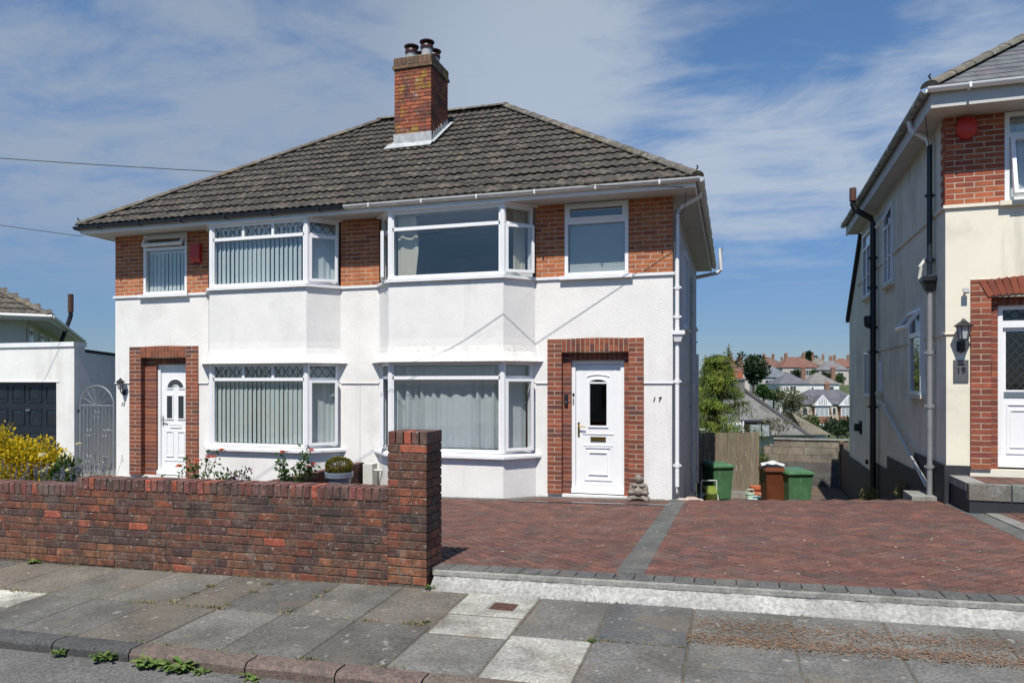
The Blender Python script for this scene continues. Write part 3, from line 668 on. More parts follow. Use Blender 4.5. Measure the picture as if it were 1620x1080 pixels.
def door15(H, a, b, y, z0, z1):
    door_frame(H, a, b, y, z0, z1); fr = .055; x0, x1 = a+fr+.004, b-fr-.004; cx = (x0+x1)/2; yf = y; zt = z1-fr-.004; zb = z0+.04
    m = MB(); m.box(x0, x1, yf, yf+.045, zb, zt); d = m.build('door', M_UPVC, H, 'white door with fan light and two narrow leaded panes')
    p = MB(); ring_panel(p, cx-.20, cx+.20, .26, .79, yf, .0001, 0)
    for sg in (-1, 1):
        c = cx+sg*.135; ring_panel(p, c-.085, c+.085, .30, .80, yf, .02, .014); ring_panel(p, c-.085, c+.085, 1.02, 1.50, yf, .022, .016)
    n = 14; p.tube([(cx+.20*math.cos(math.pi*k/n), yf-.004, 1.62+.18*math.sin(math.pi*k/n)) for k in range(n+1)], .013, 6); p.tube([(cx+.075*math.cos(math.pi*k/n), yf-.004, 1.62+.06*math.sin(math.pi*k/n)) for k in range(n+1)], .011, 6)
    p.box(cx-.21, cx-.07, yf-.014, yf+.003, 1.61, 1.635); p.box(cx+.07, cx+.21, yf-.014, yf+.003, 1.61, 1.635); p.box(cx-.25, cx+.25, yf-.01, yf+.003, .22, .235)
    p.build('door_moulding', M_UPVC, d)
    g = MB(); pl = [(cx+.19*math.cos(math.pi*k/n), yf-.003, 1.63+.165*math.sin(math.pi*k/n)) for k in range(n+1)]+[(cx+.07*math.cos(math.pi*k/n), yf-.003, 1.63+.055*math.sin(math.pi*k/n)) for k in range(n, -1, -1)]
    m_ = len(pl)//2
    for k in range(m_-1): g.add([pl[k], pl[k+1], pl[-2-k], pl[-1-k]], [(0, 1, 2, 3)])
    g.build('fan_light', M_FARG, d)
    for sg in (-1, 1):
        c = cx+sg*.135; g = MB(); g.box(c-.064, c+.064, yf-.006, yf+.002, 1.04, 1.48); pn = g.build('door_pane', M_FARG, d); lattice(d, (c-.064, yf-.007, 1.04), UX, UZ, Vector((0, -1, 0)), 0, .128, 0, .44, 2, 0, .008)
    l = MB(); ring_panel(l, cx-.13, cx+.13, .86, .93, yf, .014, .014); l.box(cx-.115, cx+.115, yf-.008, yf+.003, .875, .915); l.build('letter_plate', M_UPVC, d)
    hx = x0+.04; h = MB(); h.box(hx-.014, hx+.014, yf-.012, yf+.002, .90, 1.08); h.tube([(hx, yf-.012, 1.02), (hx, yf-.05, 1.02), (hx+.11, yf-.05, 1.0)], .010, 8); h.build('door_handle', M_CHROME, d)
def door19(H, a, b, y, z0, z1):
    m = MB(); fr = .065; tz = 1.80
    m.box(a, a+fr, y-.035, y+.06, z0, z1); m.box(b-fr, b, y-.035, y+.06, z0, z1); m.box(a+fr, b-fr, y-.034, y+.06, z1-.05, z1); m.box(a+fr, b-fr, y-.034, y+.06, tz, tz+.09); m.box(a, b, y-.075, y+.06, z0-.03, z0+.03)
    m.build('door_frame', M_UPVC, H)
    t = MB(); t.box(a+fr, b-fr, y-.0, y+.008, tz+.09, z1-.05); tp = t.build('transom_light', M_DGLASS, H); lattice(tp, (a+fr, y-.004, tz+.09), UX, UZ, Vector((0, -1, 0)), 0, b-a-2*fr, 0, z1-.05-tz-.09, 7, 0, .010)
    lw = .30      # glazed side light, then the door leaf
    for (p, q, nm) in ((a+fr, a+fr+.42, 'side_panel'), (a+fr+.424, b-fr, 'door')):
        gz0, gz1 = .98, 1.75; g = .045; e = MB()
        e.box(p, p+g, y, y+.045, z0+.03, tz); e.box(q-g, q, y, y+.045, z0+.03, tz); e.box(p+g, q-g, y, y+.045, z0+.03, gz0); e.box(p+g, q-g, y, y+.045, gz1, tz); ring_panel(e, p+.05, q-.05, .14, .80, y, .02, .014); ring_panel(e, p+.09, q-.09, .22, .72, y, .016, .012)
        dd = e.build(nm, M_UPVC, H); gl = MB(); gl.box(p+g, q-g, y+.012, y+.02, gz0, gz1); gl.build('door_pane', M_DGLASS, dd); lattice(dd, (p+g, y+.008, gz0), UX, UZ, Vector((0, -1, 0)), 0, q-p-2*g, 0, gz1-gz0, 3, 0, .012)
        l = MB(); l.box(p+.02, q-.02, y-.012, y+.001, .885, .955); l.build('letter_plate', M_CHROME, dd)
    hx = a+fr+.40; h = MB(); h.box(hx-.01, hx+.03, y-.014, y+.001, .96, 1.14); h.tube([(hx, y-.012, 1.08), (hx, y-.05, 1.08), (hx-.10, y-.05, 1.08)], .010, 8); h.build('door_handle', M_CHROME, H)

# ------------------------------------------------------------------ window dressings
def dress15(win, lvl, side, o, U, N, w, za, zb, zt):
    if side == 1: vblinds(win, o, U, N, .08, w-.08, za+.06, zb-.10, ang=-13 if lvl == 0 else -17)
    else: curtain(win, 'curtain', M_BLIND, o, U, N, .05, w-.05, za+.06, zb-.08, .012, .10, -.10)
def dress17(win, lvl, side, o, U, N, w, za, zb, zt):
    if lvl == 0:
        if side == 1: curtain(win, 'curtain', M_CURT, o, U, N, .06, w-.06, za+.06, zb-.07, .045, .125, -.17)
        else: curtain(win, 'curtain', M_CURT, o, U, N, .05, w-.05, za+.06, zb-.07, .022, .10, -.13)
    else:
        if side == 1: curtain(win, 'curtain', M_CREAMC, o, U, N, .07, .40, za+.04, zb-.05, .03, .085, -.17, .06)
        if side == 2: curtain(win, 'curtain', M_CREAMC, o, U, N, .28, w-.06, za+.04, zb-.05, .025, .075, -.15)
        if side == 0: curtain(win, 'curtain', M_CREAMC, o, U, N, .05, .25, za+.04, zb-.05, .025, .075, -.15)
def dress19(win, lvl, side, o, U, N, w, za, zb, zt): dress17(win, 0, side, o, U, N, w, za, zb, zt)
NF = Vector((0, -1, 0))
def small17(H, o, w, z0, z1):
    h = z1-z0; t = h-.30
    win = window(H, o, UX, NF, w, z0, z1, [(.06, w-.06, .06, t-.03, 'fixed', 0), (.055, w-.055, t+.04, h-.055, 't', 0)], [(.055, w-.055, t-.03, t+.03)])
    m = MB(); n = 26
    for k in range(n):
        z = z0+.06+(t-.10)*k/n; m.prism([(o[0]+.07, .075, z), (o[0]+.07, .085, z+.034), (o[0]+.07, .088, z+.034), (o[0]+.07, .078, z)], (w-.14, 0, 0))
    m.box(o[0]+.06, o[0]+w-.06, .08, .10, z1-.11, z1-.06); m.build('slatted_blind', M_BLINDG, win); return win
def small15(H, o, w, z0, z1):
    h = z1-z0; t = h-.28
    win = window(H, o, UX, NF, w, z0, z1, [(.06, w-.06, .06, t-.03, 'fixed', 0), (.055, w-.055, t+.04, h-.055, 't', 26)], [(.055, w-.055, t-.03, t+.03)])
    vblinds(win, o, UX, NF, .07, w-.07, z0+.06, z1-.36, ang=-10)
    return win
def small19(H, o, w, z0, z1):
    h = z1-z0; t = h-.30
    win = window(H, o, UX, NF, w, z0, z1, [(.06, w-.06, t+.03, h-.055, 'fixed', 0), (.075, w-.055, .06, t-.04, 't', 11)], [(.055, w-.055, t-.03, t+.03)])
    curtain(win, 'curtain', M_CURT, o, UX, NF, .06, w-.06, z0+.06, z1-.06, .012, .1, -.12); return win

Y0 = 11.41; XP = -6.26
M_DIRTG = surf('dirty_gutter', (.34, .34, .32), .5, .1, 5, .2, 30, 0, 0, 0, [((.10, .10, .09), 5, .45, .6, .8)])
M_GRIME = surf('grimy_white_render', (.745, .735, .705), .9, .04, 2.2, .05, 30, .8, 48, .012, [((.40, .40, .36), 14, .54, .68, .5), ((.45, .45, .42), 3, .5, .7, .5)])
cfg17 = dict(bell=M_GRIME, wall=M_WHITE, trim=M_TRIM, pal=FACADE, dpal=DOORB, door=(3.76, 4.61), surround=(3.39, 4.93), top=(.26, .30), lead=False,
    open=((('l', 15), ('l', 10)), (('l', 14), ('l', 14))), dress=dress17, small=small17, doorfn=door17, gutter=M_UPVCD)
cfg15 = dict(wall=M_WHITE, trim=M_TRIM, pal=FACADE, dpal=DOORB, door=(3.68, 4.46), surround=(3.40, 5.01), pw=.28, top=(.28, .27), lead=True,
    open=((('fixed', 0), ('l', 9)), (('fixed', 0), ('l', 8))), dress=dress15, small=small15, doorfn=door15, gutter=M_NAVY)
cfg19 = dict(wall=M_CREAM, trim=M_CREAM, pal=[(.29, .068, .034), (.32, .082, .038), (.25, .056, .031), (.35, .098, .042)], dpal=[(.24, .065, .034), (.21, .055, .032), (.28, .082, .040), (.17, .048, .032)],
    door=(3.55, 4.74), surround=(3.30, 5.08), top=(.26, .30), lead=False, open=((('fixed', 0), ('fixed', 0)), (('fixed', 0), ('fixed', 0))), dress=dress19, small=small19, doorfn=door19,
    gutter=M_UPVC, sidegutter=M_DIRTG, slate=True, ohs=.28, lift=.12, fascia=M_SOF, arch=True, plinth=-.02, ledge_side=8.0)
H17 = house('semi_detached_house', 'white rendered semi-detached house with a brown door surround and pale gutter, number 17', XP, Y0, 0, 1, cfg17)
H15 = house('semi_detached_house', 'white rendered semi-detached house with leaded bay lights and black gutter, number 15', XP, Y0, 0, -1, cfg15)
H19 = house('semi_detached_house', 'cream rendered house with slate roof at the right edge, number 19', 0, 0, .65, -1, cfg19, R(-1.0), (2.70, 10.93))
H17['group'] = H15['group'] = H19['group'] = 'semi-detached houses along the street'

# party line groove strip on the front wall
m = MB(); m.box(-.003, .003, -.0006, .02, -.2, 3.38); m.build('party_joint', surf('joint_grey', (.62, .62, .60), .9, .1), H17)

# ------------------------------------------------------------------ chimney (on house 17)
def chimney(H, xa, xb, ya, yb, zb, zt):
    m = MB(); m.box(xa+.01, xb-.01, ya+.01, yb-.01, zb, zt-.01); c = m.build('chimney', M_OMORTAR, H, 'tall red brick chimney spotted with orange lichen')
    z = zb+.15; pal = [(.30, .085, .045), (.34, .11, .055), (.24, .07, .045), (.20, .075, .055), (.36, .10, .045)]
    brick_run(xa, xb, z, zt-.23, ya, c, pal, M_CBRICK, depth=.1)
    brick_run(ya+.102, yb-.102, z, zt-.23, xb, c, pal, M_CBRICK, depth=.1, axis='y', flip=1)
    j = MB(); brick_run(xa, xb, z, zt-.23, yb-.1, c, pal, depth=.1, joined=j); brick_run(ya+.102, yb-.102, z, zt-.23, xa, c, pal, depth=.1, axis='y', flip=-1, joined=j); j.build('rear_brickwork', M_BRICKJ, c, kind='stuff', attr=True)
    # oversailing band: bricks on end
    o = MB(); o.box(xa-.03, xb+.03, ya-.03, yb+.03, zt-.225, zt-.165); o.box(xa-.012, xb+.012, ya-.012, yb+.012, zt-.165, zt); o.build('chimney_band', M_CONC if False else surf('band', (.13, .085, .055), .95, .3, 9, .2, 60, .6, 60, .006, [((.40, .25, .04), 4, .55, .66, .8), ((.35, .33, .29), 8, .6, .7, .7)]), c)
    n = 9; bw = (xb-xa+.024)/n
    for k in range(n): piece('brick', piece_mesh('front_brick', bw-.01, .03, .15, M_CBRICK, .003), c, (xa-.012+bw*(k+.5), ya-.012+.002, zt-.083), (0, 0, 0), jit((.16, .09, .055), .15))
    f = MB(); f.prism([(xa-.01, ya-.01, zt), (xb+.01, ya-.01, zt), (xb-.05, ya+.05, zt+.06), (xa+.05, ya+.05, zt+.06)], (0, yb-ya-.04, 0)); 
    f2 = MB(); f2.add([(xa, ya, zt), (xb, ya, zt), (xb, yb, zt), (xa, yb, zt), (xa+.1, ya+.1, zt+.06), (xb-.1, ya+.1, zt+.06), (xb-.1, yb-.1, zt+.06), (xa+.1, yb-.1, zt+.06)], [(0,1,5,4),(1,2,6,5),(2,3,7,6),(3,0,4,7),(4,5,6,7)]); f2.build('flaunching', M_CONC, c)
    pots = [(xa+.24, ya+.30, 0), (xb-.20, ya+.26, .03), (xb-.20, ya+.62, 0), (xa+.30, ya+.66, 0)]
    for (px, py, hz) in pots:
        p = MB(); z1 = zt+.04; hz += .05; p.lathe([(.11, z1-.05), (.11, z1+.10+hz), (.115, z1+.13+hz), (.09, z1+.14+hz)], (px, py, 0), 14); pot = p.build('chimney_pot', M_LEAD, c, smooth=True)
        q = MB(); q.lathe([(.128, z1+.105+hz), (.137, z1+.145+hz), (.125, z1+.175+hz), (.07, z1+.18+hz)], (px, py, 0), 14)
        for k in range(6): t = math.pi*k/3; q.tube([(px+.075*math.cos(t), py+.075*math.sin(t), z1+.17+hz), (px+.075*math.cos(t), py+.075*math.sin(t), z1+.24+hz)], .008, 5)
        q.lathe([(.150, z1+.235+hz), (.153, z1+.255+hz), (.07, z1+.295+hz), (.02, z1+.305+hz)], (px, py, 0), 16)
        q.build('cowl', surf('cowl_red', (.045, .013, .015), .4, .3, 12), pot, smooth=True)
    # lead flashing
    tp = math.tan(PITCH); zr = lambda y: EZ+(y+OH)*tp+.05
    l = MB(); l.box(xa-.015, xb+.015, ya-.014, ya+.02, zr(ya)-.12, zr(ya)+.22)
    l.prism([(xa-.13, ya-.02, zr(ya)+.02), (xb+.05, ya-.02, zr(ya)+.02), (xb+.06, ya-.17, zr(ya-.17)+.015), (xa-.15, ya-.17, zr(ya-.17)+.015)], (0, 0, .012))
    l.build('lead_apron', M_LEAD, c)
    g = MB()
    for xs, sg in ((xb, 1), (xa, -1)):
        n = 7; dy = (yb-ya)/n
        for k in range(n):
            y_a = ya+dy*k; g.box(xs+sg*.012, xs-.01*sg, y_a, y_a+dy-.002, zr(y_a)-.15, zr(y_a+dy)+.09)
        g.prism([(xs, ya-.05, zr(ya-.05)+.02), (xs+sg*.09, ya-.05, zr(ya-.05)+.02), (xs+sg*.09, yb+.1, zr(yb+.1)+.02), (xs, yb+.1, zr(yb+.1)+.02)], (0, 0, .012))
    g.build('stepped_flashing', M_LEAD, c)
chimney(H17, -.29, .51, 1.95, 2.84, 6.1, 8.27)
# ------------------------------------------------------------------ pipes and fittings on the houses
def pipe(H, pts, r, mat, name='downpipe', clips=(), seg=10):
    m = MB(); m.tube(pts, r, seg); p = m.build(name, mat, H, smooth=True)
    for z in clips:
        q = [a for a in pts if True][-1]
        # clip round the vertical run nearest to that height
        best = min(range(len(pts)-1), key=lambda i: 0 if min(pts[i][2], pts[i+1][2]) <= z <= max(pts[i][2], pts[i+1][2]) else 9)
        a = pts[best]; c = MB(); c.lathe([(r*1.25, z-.03), (r*1.25, z+.03)], (a[0], a[1], 0), 10); c.box(a[0]-r*1.9, a[0]+r*1.9, a[1]-.012, a[1]+.012, z-.012, z+.012); c.build('pipe_clip', mat, p)
    return p
# house 17, right-hand side (local x = HW is the side wall)
pipe(H17, [(HW+.42, .10, 4.68), (HW+.40, .10, 4.58), (HW+.10, .10, 4.43), (HW+.06, .10, 4.36), (HW+.06, .10, 2.52)], .034, M_UPVC, clips=(3.2, 2.75))
m = MB(); m.add([(HW+.0, .0, 2.50), (HW+.16, .0, 2.50), (HW+.16, .18, 2.50), (HW, .18, 2.50), (HW+.02, .03, 2.36), (HW+.12, .03, 2.36), (HW+.12, .15, 2.36), (HW+.02, .15, 2.36)], [(0,3,2,1),(4,5,6,7),(0,1,5,4),(1,2,6,5),(2,3,7,6),(3,0,4,7)]); m.box(HW-.01, HW+.18, -.01, .19, 2.47, 2.53); m.build('rainwater_hopper', M_UPVC, H17)
pipe(H17, [(HW+.06, .10, 2.38), (HW+.06, .10, .12), (HW+.06, .03, .03)], .034, M_UPVC, clips=(1.75, .45))
pipe(H17, [(HW+.07, 4.6, 4.0), (HW+.07, 4.6, -.6)], .055, M_UPVCD, 'soil_pipe', clips=(2.6, 1.2))
pipe(H17, [(HW-.1, 7.45, 4.3), (HW-.1, 8.05, 4.44), (HW-.03, 8.1, 4.48), (HW+.50, 8.1, 4.57), (HW+.575, 8.1, 4.64), (HW+.58, 8.1, 5.2)], .05, M_UPVCD, 'vent_pipe')
pipe(H17, [(HW+.08, 6.1, 2.4), (HW+.08, 6.1, -.6)], .04, M_UPVCD, 'waste_pipe')
m = MB(); m.tube([(HW+.22, -.36, 4.55)]+[(HW+.21, -.33, 4.42), (HW+.19, -.28, 4.31), (HW+.15, -.2, 4.27), (HW+.07, -.08, 4.30), (HW+.04, -.03, 4.38), (HW+.03, .02, 4.30), (HW+.02, .02, 3.9)], .005, 5); m.build('loose_cable', M_CABLE, H17)
for (ya, yb, za, zb) in ((2.2, 3.2, 2.75, 4.15), (5.3, 6.2, 3.0, 4.1)):
    bk = MB(); bk.box(HW-.05, HW+.006, ya+.02, yb-.02, za+.02, zb-.02); bk.build('dark_room_back', M_FARG, H17)  # dark sheet on the solid wall, painted as the unlit room behind the panes
    w = window(H17, (HW+.05, ya), Vector((0, 1, 0)), Vector((1, 0, 0)), yb-ya, za, zb, [(.06, (yb-ya)-.06, .06, zb-za-.06, 'fixed', 0)], [((yb-ya)/2-.03, (yb-ya)/2+.03, .05, zb-za-.05)])
    s_ = MB(); s_.box(HW, HW+.10, ya-.05, yb+.05, za-.06, za-.002); s_.build('window_sill', M_TRIM, H17)
# finials of gutter corners: little hooks at the hip ends
for HH, s, o_h, l_f in ((H17, 1, .38, 0), (H15, -1, .38, 0), (H19, -1, .28, .12)):
    m = MB(); X = HW+o_h; m.tube([(s*(X-.02), -OH+.02, EZ+.02+l_f), (s*(X+.0), -OH, EZ+.10+l_f), (s*(X+.02), -OH-.02, EZ+.13+l_f), (s*(X+.0), -OH-.02, EZ+.15+l_f)], .012, 5); m.build('hip_iron', M_BLACK, HH)

# house 19, left-hand side (local x = -HW is the side wall, y runs back)
sx = -HW
q19 = [(1.55, 2.65, -.0, 0)]
def sidewin(ya, yb, za, zb, lights, bars):
    w = yb-ya; win = window(H19, (sx-.05, yb), Vector((0, -1, 0)), Vector((-1, 0, 0)), w, za, zb, lights, bars, fr=.05)
    s_ = MB(); s_.box(sx-.09, sx+.02, ya-.05, yb+.05, za-.06, za-.001); s_.build('window_sill', M_CREAM, H19)
    b_ = MB(); b_.box(sx-.006, sx+.1, ya+.02, yb-.02, za+.02, zb-.02); b_.build('dark_room_back', M_FARG, win)  # added dark backing; its colour stands in for the dim room inside
    return win
sidewin(3.55, 4.35, 2.90, 4.35, [(.05, .37, .05, 1.05, 'fixed', 0), (.43, .75, .05, 1.05, 'fixed', 0), (.05, .75, 1.10, 1.40, 't', 25)], [(.37, .43, .05, 1.05), (.05, .75, 1.05, 1.10)])
sidewin(5.85, 6.95, 2.95, 4.35, [(.05, .52, .05, 1.05, 'fixed', 0), (.58, 1.05, .05, 1.05, 'fixed', 0), (.05, 1.05, 1.10, 1.35, 'fixed', 0)], [(.52, .58, .05, 1.05), (.05, 1.05, 1.05, 1.10)])
sidewin(1.25, 2.05, .90, 2.20, [(.05, .75, .05, .88, 'fixed', 0), (.05, .75, .95, 1.25, 't', 38)], [(.05, .75, .88, .95)])
sidewin(5.9, 6.75, .80, 1.75, [(.05, .40, .05, .9, 'fixed', 0), (.46, .80, .05, .9, 'fixed', 0)], [(.40, .46, .05, .9)])
sidewin(4.75, 4.95, .9, 1.5, [(.05, .15, .05, .55, 'fixed', 0)], [])
pipe(H19, [(sx-.33, .55, 4.82), (sx-.31, .55, 4.66), (sx-.10, .55, 4.50), (sx-.07, .55, 4.40)], .036, M_UPVC, 'swan_neck')
pipe(H19, [(sx-.07, .55, 4.42), (sx-.07, .55, 2.60)], .036, M_NAVY, clips=(3.7, 2.8)); pipe(H19, [(sx-.07, .55, 2.38), (sx-.07, .55, -.50)], .036, M_GREY, clips=(1.5, .75, -.1))
pipe(H19, [(sx-.17, .63, 2.55), (sx-.17, .63, 2.72), (sx-.12, .63, 2.80), (sx+.02, .63, 2.80)], .032, M_PALE, 'overflow_pipe')
m = MB(); m.box(sx-.18, sx-.0, .44, .66, 2.50, 2.56); m.add([(sx-.17, .45, 2.50), (sx-.01, .45, 2.50), (sx-.01, .65, 2.50), (sx-.17, .65, 2.50), (sx-.12, .5, 2.36), (sx-.02, .5, 2.36), (sx-.02, .6, 2.36), (sx-.12, .6, 2.36)], [(4,5,6,7),(0,1,5,4),(1,2,6,5),(2,3,7,6),(3,0,4,7)]); m.build('rainwater_hopper', M_BLACK, H19)
pipe(H19, [(sx-.46, 5.25, 5.0), (sx-.46, 5.25, 4.72), (sx-.42, 5.25, 4.60), (sx-.12, 5.25, 4.40), (sx-.09, 5.25, 4.3), (sx-.09, 5.25, -1.2)], .058, M_BLACK, 'soil_pipe', clips=(3.6, 3.0, 1.7, 2.2, .6))
m = MB(); m.tube([(sx-.46, 5.25, 4.78), (sx-.46, 5.25, 5.04)], .066, 10); m.build('vent_cowl', M_RUST, H19)
pipe(H19, [(sx-.06, 4.1, .62), (sx-.06, .75, -.40)], .03, M_PALE, 'waste_pipe')
pipe(H19, [(sx-.06, 4.95, .75), (sx-.06, 4.0, .64)], .026, M_PALE, 'waste_pipe')
m = MB(); m.tube([(sx-.30, -.30, 4.55), (sx-.12, .35, 4.3), (sx-.015, .95, 4.45), (sx-.015, .96, 1.9)], .006, 5); m.build('loose_cable', M_CABLE, H19)
m = MB(); m.tube([(sx-.02, 7.6, .05), (sx-.14, 7.6, .05)], .09, 12); m.box(sx-.03, sx+.01, 7.45, 7.75, -.10, .20); m.build('boiler_flue', M_BLACK, H19)
m = MB(); m.lathe([(.05, 2.20), (.09, 2.24), (.10, 2.42), (.07, 2.44)], (sx-.16, 5.3, 0), 12); m.build('rainwater_hopper', M_BLACK, H19)
m = MB(); m.tube([(sx-.03, 6.3, -.62), (sx-.08, 6.3, -.62)], .05, 12); m.build('air_vent', M_BLACK, H19)
# black painted plinth stepping down with the ground
for (ya, yb, zt) in ((-.008, 1.85, -.02), (1.85, 4.2, -.30), (4.2, 6.2, -.55), (6.2, 9.7, -.80)):
    m = MB(); m.box(sx-.012, sx+.1, ya, yb-.001, -2.0, zt-.001*ya); m.build('side_plinth', M_DARKPAINT, H19)
m = MB(); m.box(sx-.33, sx-.0, .35, .95, -1.0, -.50); m.build('pipe_base', M_CONC, H19)
# brick return (quoin) up the corner
rt = MB(); rt.box(sx-.001, sx+.1, .013, .14, 3.43, SOF); qn = rt.build('brick_return', M_MORTAR, H19)
n = 16; ch = (SOF-.002-3.43)/n
for k in range(n):
    L = .22 if k % 2 == 0 else .105
    piece('brick', piece_mesh('front_brick', L, .1, ch-.01, M_BRICK, .003), qn, (sx-.004+.046, -.002+.1+L/2-.098, 3.43+ch*(k+.5)), (0, 0, R(-90)), bcol(cfg19['pal']))
# rear lean-to of house 19
m = MB(); m.prism([(sx+.02, DEPTH-.02, 4.4), (sx+.02, DEPTH+2.2, 2.7), (sx+.02, DEPTH+2.2, -2.9), (sx+.02, DEPTH-.02, -2.9)], (3, 0, 0)); m.build('rear_extension', M_CREAM, H19)
m = MB(); m.prism([(sx-.06, DEPTH+.02, 4.54), (sx-.06, DEPTH+2.3, 2.78), (sx-.06, DEPTH+2.3, 2.66), (sx-.06, DEPTH+.02, 4.42)], (3.2, 0, 0)); m.build('extension_roof', M_DARKPAINT, H19)

def wall_lamp(H, loc, label, sc=1.0):
    M_ = H.matrix_basis; p = M_ @ Vector(loc)
    t = thing('wall_lamp', label, 'wall lamp', p, H.rotation_euler.z)
    m = MB(); m.box(-.05*sc, .05*sc, -.02, .0, -.22*sc, -.08*sc); m.tube([(0, -.02, -.15*sc), (0, -.10*sc, -.19*sc), (0, -.14*sc, -.12*sc), (0, -.14*sc, -.06*sc)], .014*sc, 6); m.tube([(0, -.03, -.24*sc), (0, -.03, -.15*sc)], .02*sc, 6); m.build('bracket', M_BLACK, t)
    g = MB(); g.lathe([(.055*sc, -.06*sc), (.085*sc, .11*sc)], (0, -.14*sc, 0), 6); g.build('lamp_glass', surf('lamp_glass', (.42, .44, .44), .2, .05), t)
    c = MB(); c.lathe([(.06*sc, -.075*sc), (.06*sc, -.055*sc)], (0, -.14*sc, 0), 6); c.lathe([(.12*sc, .11*sc), (.12*sc, .12*sc), (.03*sc, .19*sc), (.015*sc, .22*sc)], (0, -.14*sc, 0), 6)
    for k in range(6):
        a = math.pi*k/3; c.tube([(.056*sc*math.cos(a), -.14*sc+.056*sc*math.sin(a), -.06*sc), (.087*sc*math.cos(a), -.14*sc+.087*sc*math.sin(a), .11*sc)], .006*sc, 4)
    c.build('lamp_cap', M_BLACK if sc > .95 else M_BLACK, t)
    return t
wall_lamp(H15, (-5.14, .0, 1.66), 'black lantern lamp on the white wall beside the door of number 15', .74)
wall_lamp(H19, (-5.19, .0, 1.70), 'dark lantern lamp above the number plaque on the cream wall', .97)
def onwall(H, me, loc, name, label, cat, group=None):
    o = bpy.data.objects.new(name, me); COL.objects.link(o); M_ = H.matrix_basis; o.location = M_ @ Vector(loc); o.rotation_euler = (R(90), 0, H.rotation_euler.z)
    return setp(o, None, label, cat, group)
onwall(H15, text_mesh('15', .10, M_INK, .35, .005, .001), (-5.20, -.006+.018, 1.28), 'house_number', 'small slanted black numerals 15 on the white wall', 'house number')
# the 17 is two separate numerals, slightly tilted
n17 = thing('house_number', 'small black numerals 17 on the white wall right of the door', 'house number', (XP+5.13, Y0+.012, 1.45))
for ch_, dx, ro in (('1', -.048, .12), ('7', .045, -.08)):
    o = piece('numeral', text_mesh(ch_, .095, M_INK, .15, .005, .002), n17, (dx, -.005, -.01), (R(90), ro, 0))
m = MB(); m.box(-.088, .088, -.018, -.002, -.145, .145); q = m.build('number_plaque', surf('slate_plaque', (.09, .095, .105), .6, .12, 12), None, 'grey slate plaque reading 19 under the lantern lamp', 'plaque')
M_ = H19.matrix_basis; q.location = M_ @ Vector((-5.19, .012, 1.23)); q.rotation_euler.z = H19.rotation_euler.z
piece('numeral', text_mesh('19', .115, M_INK, 0, .003, .001), q, (.0, -.021, -.03), (R(90), 0, 0)); mm = MB(); mm.box(-.04, .04, -.021, -.017, .075, .105); mm.build('emblem', M_INK, q)
# alarm boxes, sensor lights
t = thing('alarm_box', 'red burglar alarm box on the brick between the upper windows of 15', 'alarm box', (XP-3.42, Y0-.002, 4.17))
m = MB(); m.prism([(-.10, 0, .19), (-.10, -.07, .17), (-.10, -.085, -.10), (-.10, -.03, -.19), (-.10, 0, -.19)], (.20, 0, 0)); m.build('cover', M_RED, t); m = MB(); m.box(-.06, .06, -.05, -.0, -.21, -.191); m.build('lens', M_BLACK, t)
p = H19.matrix_basis @ Vector((-5.13, -.002, 4.43)); t = thing('alarm_box', 'round red burglar alarm on the brick of the cream house', 'alarm box', p, H19.rotation_euler.z)
m = MB(); m.lathe([(.13, 0), (.135, .02), (.13, .05), (.10, .075), (.03, .085)], (0, 0, 0), 24); o = m.build('cover', M_RED, t, smooth=True); o.rotation_euler = (R(90), 0, 0); o.scale = (.95, 1.15, 1)
p = H19.matrix_basis @ Vector((-5.15, 0, 2.25)); t = thing('floodlight', 'small white floodlight on the cream wall above the lamp', 'floodlight', p, H19.rotation_euler.z)
m = MB(); m.tube([(0, 0, 0), (0, -.06, .0)], .015, 6); m.build('arm', M_UPVC, t); m = MB(); m.ob((0, -.08, .03), Vector((1, 0, 0)), Vector((0, .5, .87)).normalized(), Vector((0, -.87, .5)).normalized(), -.035, .035, -.035, .035, -.012, .012); m.build('head', M_GREY, t)
t = thing('key_safe', 'dark doorbell box on the brick reveal of door 17', 'doorbell', (XP+3.68, Y0+.083, 1.45)); m = MB(); m.box(-.03, .03, -.03, .0, -.09, .09); m.build('case', M_BLACK, t); m = MB(); m.lathe([(.012, 0), (.012, .006)], (0, 0, 0), 8); o = m.build('button', M_GREY, t); o.location = (0, -.031, -.03); o.rotation_euler = (R(90), 0, 0)
p = H19.matrix_basis @ Vector((-4.85, .083, 1.25)); t = thing('doorbell', 'black video doorbell on the brick beside the white door of 19', 'doorbell', p, H19.rotation_euler.z); m = MB(); m.box(-.03, .03, -.03, .0, -.09, .09); m.build('case', M_BLACK, t); m = MB(); m.box(-.02, .02, -.034, -.0305, -.06, .0); m.build('button', M_GREY, t)

# ------------------------------------------------------------------ ground sheets
zp = lambda x, y: .05+.021*x-.03*(5.6-y)                 # pavement
def zd(x, y):                                             # drive
    k = .0427 if x < -.8 else .0427+(min(x, 2.8)+.8)/3.52*(.025-.0427)
    return .19+.02*x-(y-5.78)*k
def zpath(x, y):                                          # passage between the houses
    t = max(0., min(1., (y-11.0)/7.2)); a = zd(max(-1, min(2.7, x)), 11.0)
    return a+(-1.32-a)*t
def sheet(name, f, xs, ys, mat, kind='structure'):
    m = MB(); vs = [(x, y, f(x, y)) for y in ys for x in xs]; n = len(xs)
    m.add(vs, [(j*n+i, j*n+i+1, (j+1)*n+i+1, (j+1)*n+i) for j in range(len(ys)-1) for i in range(n-1)]); return m.build(name, mat, None, kind=kind, smooth=True)
def lin(a, b, n): return [a+(b-a)*i/n for i in range(n+1)]
def smooth(t): t = max(0, min(1, t)); return t*t*(3-2*t)
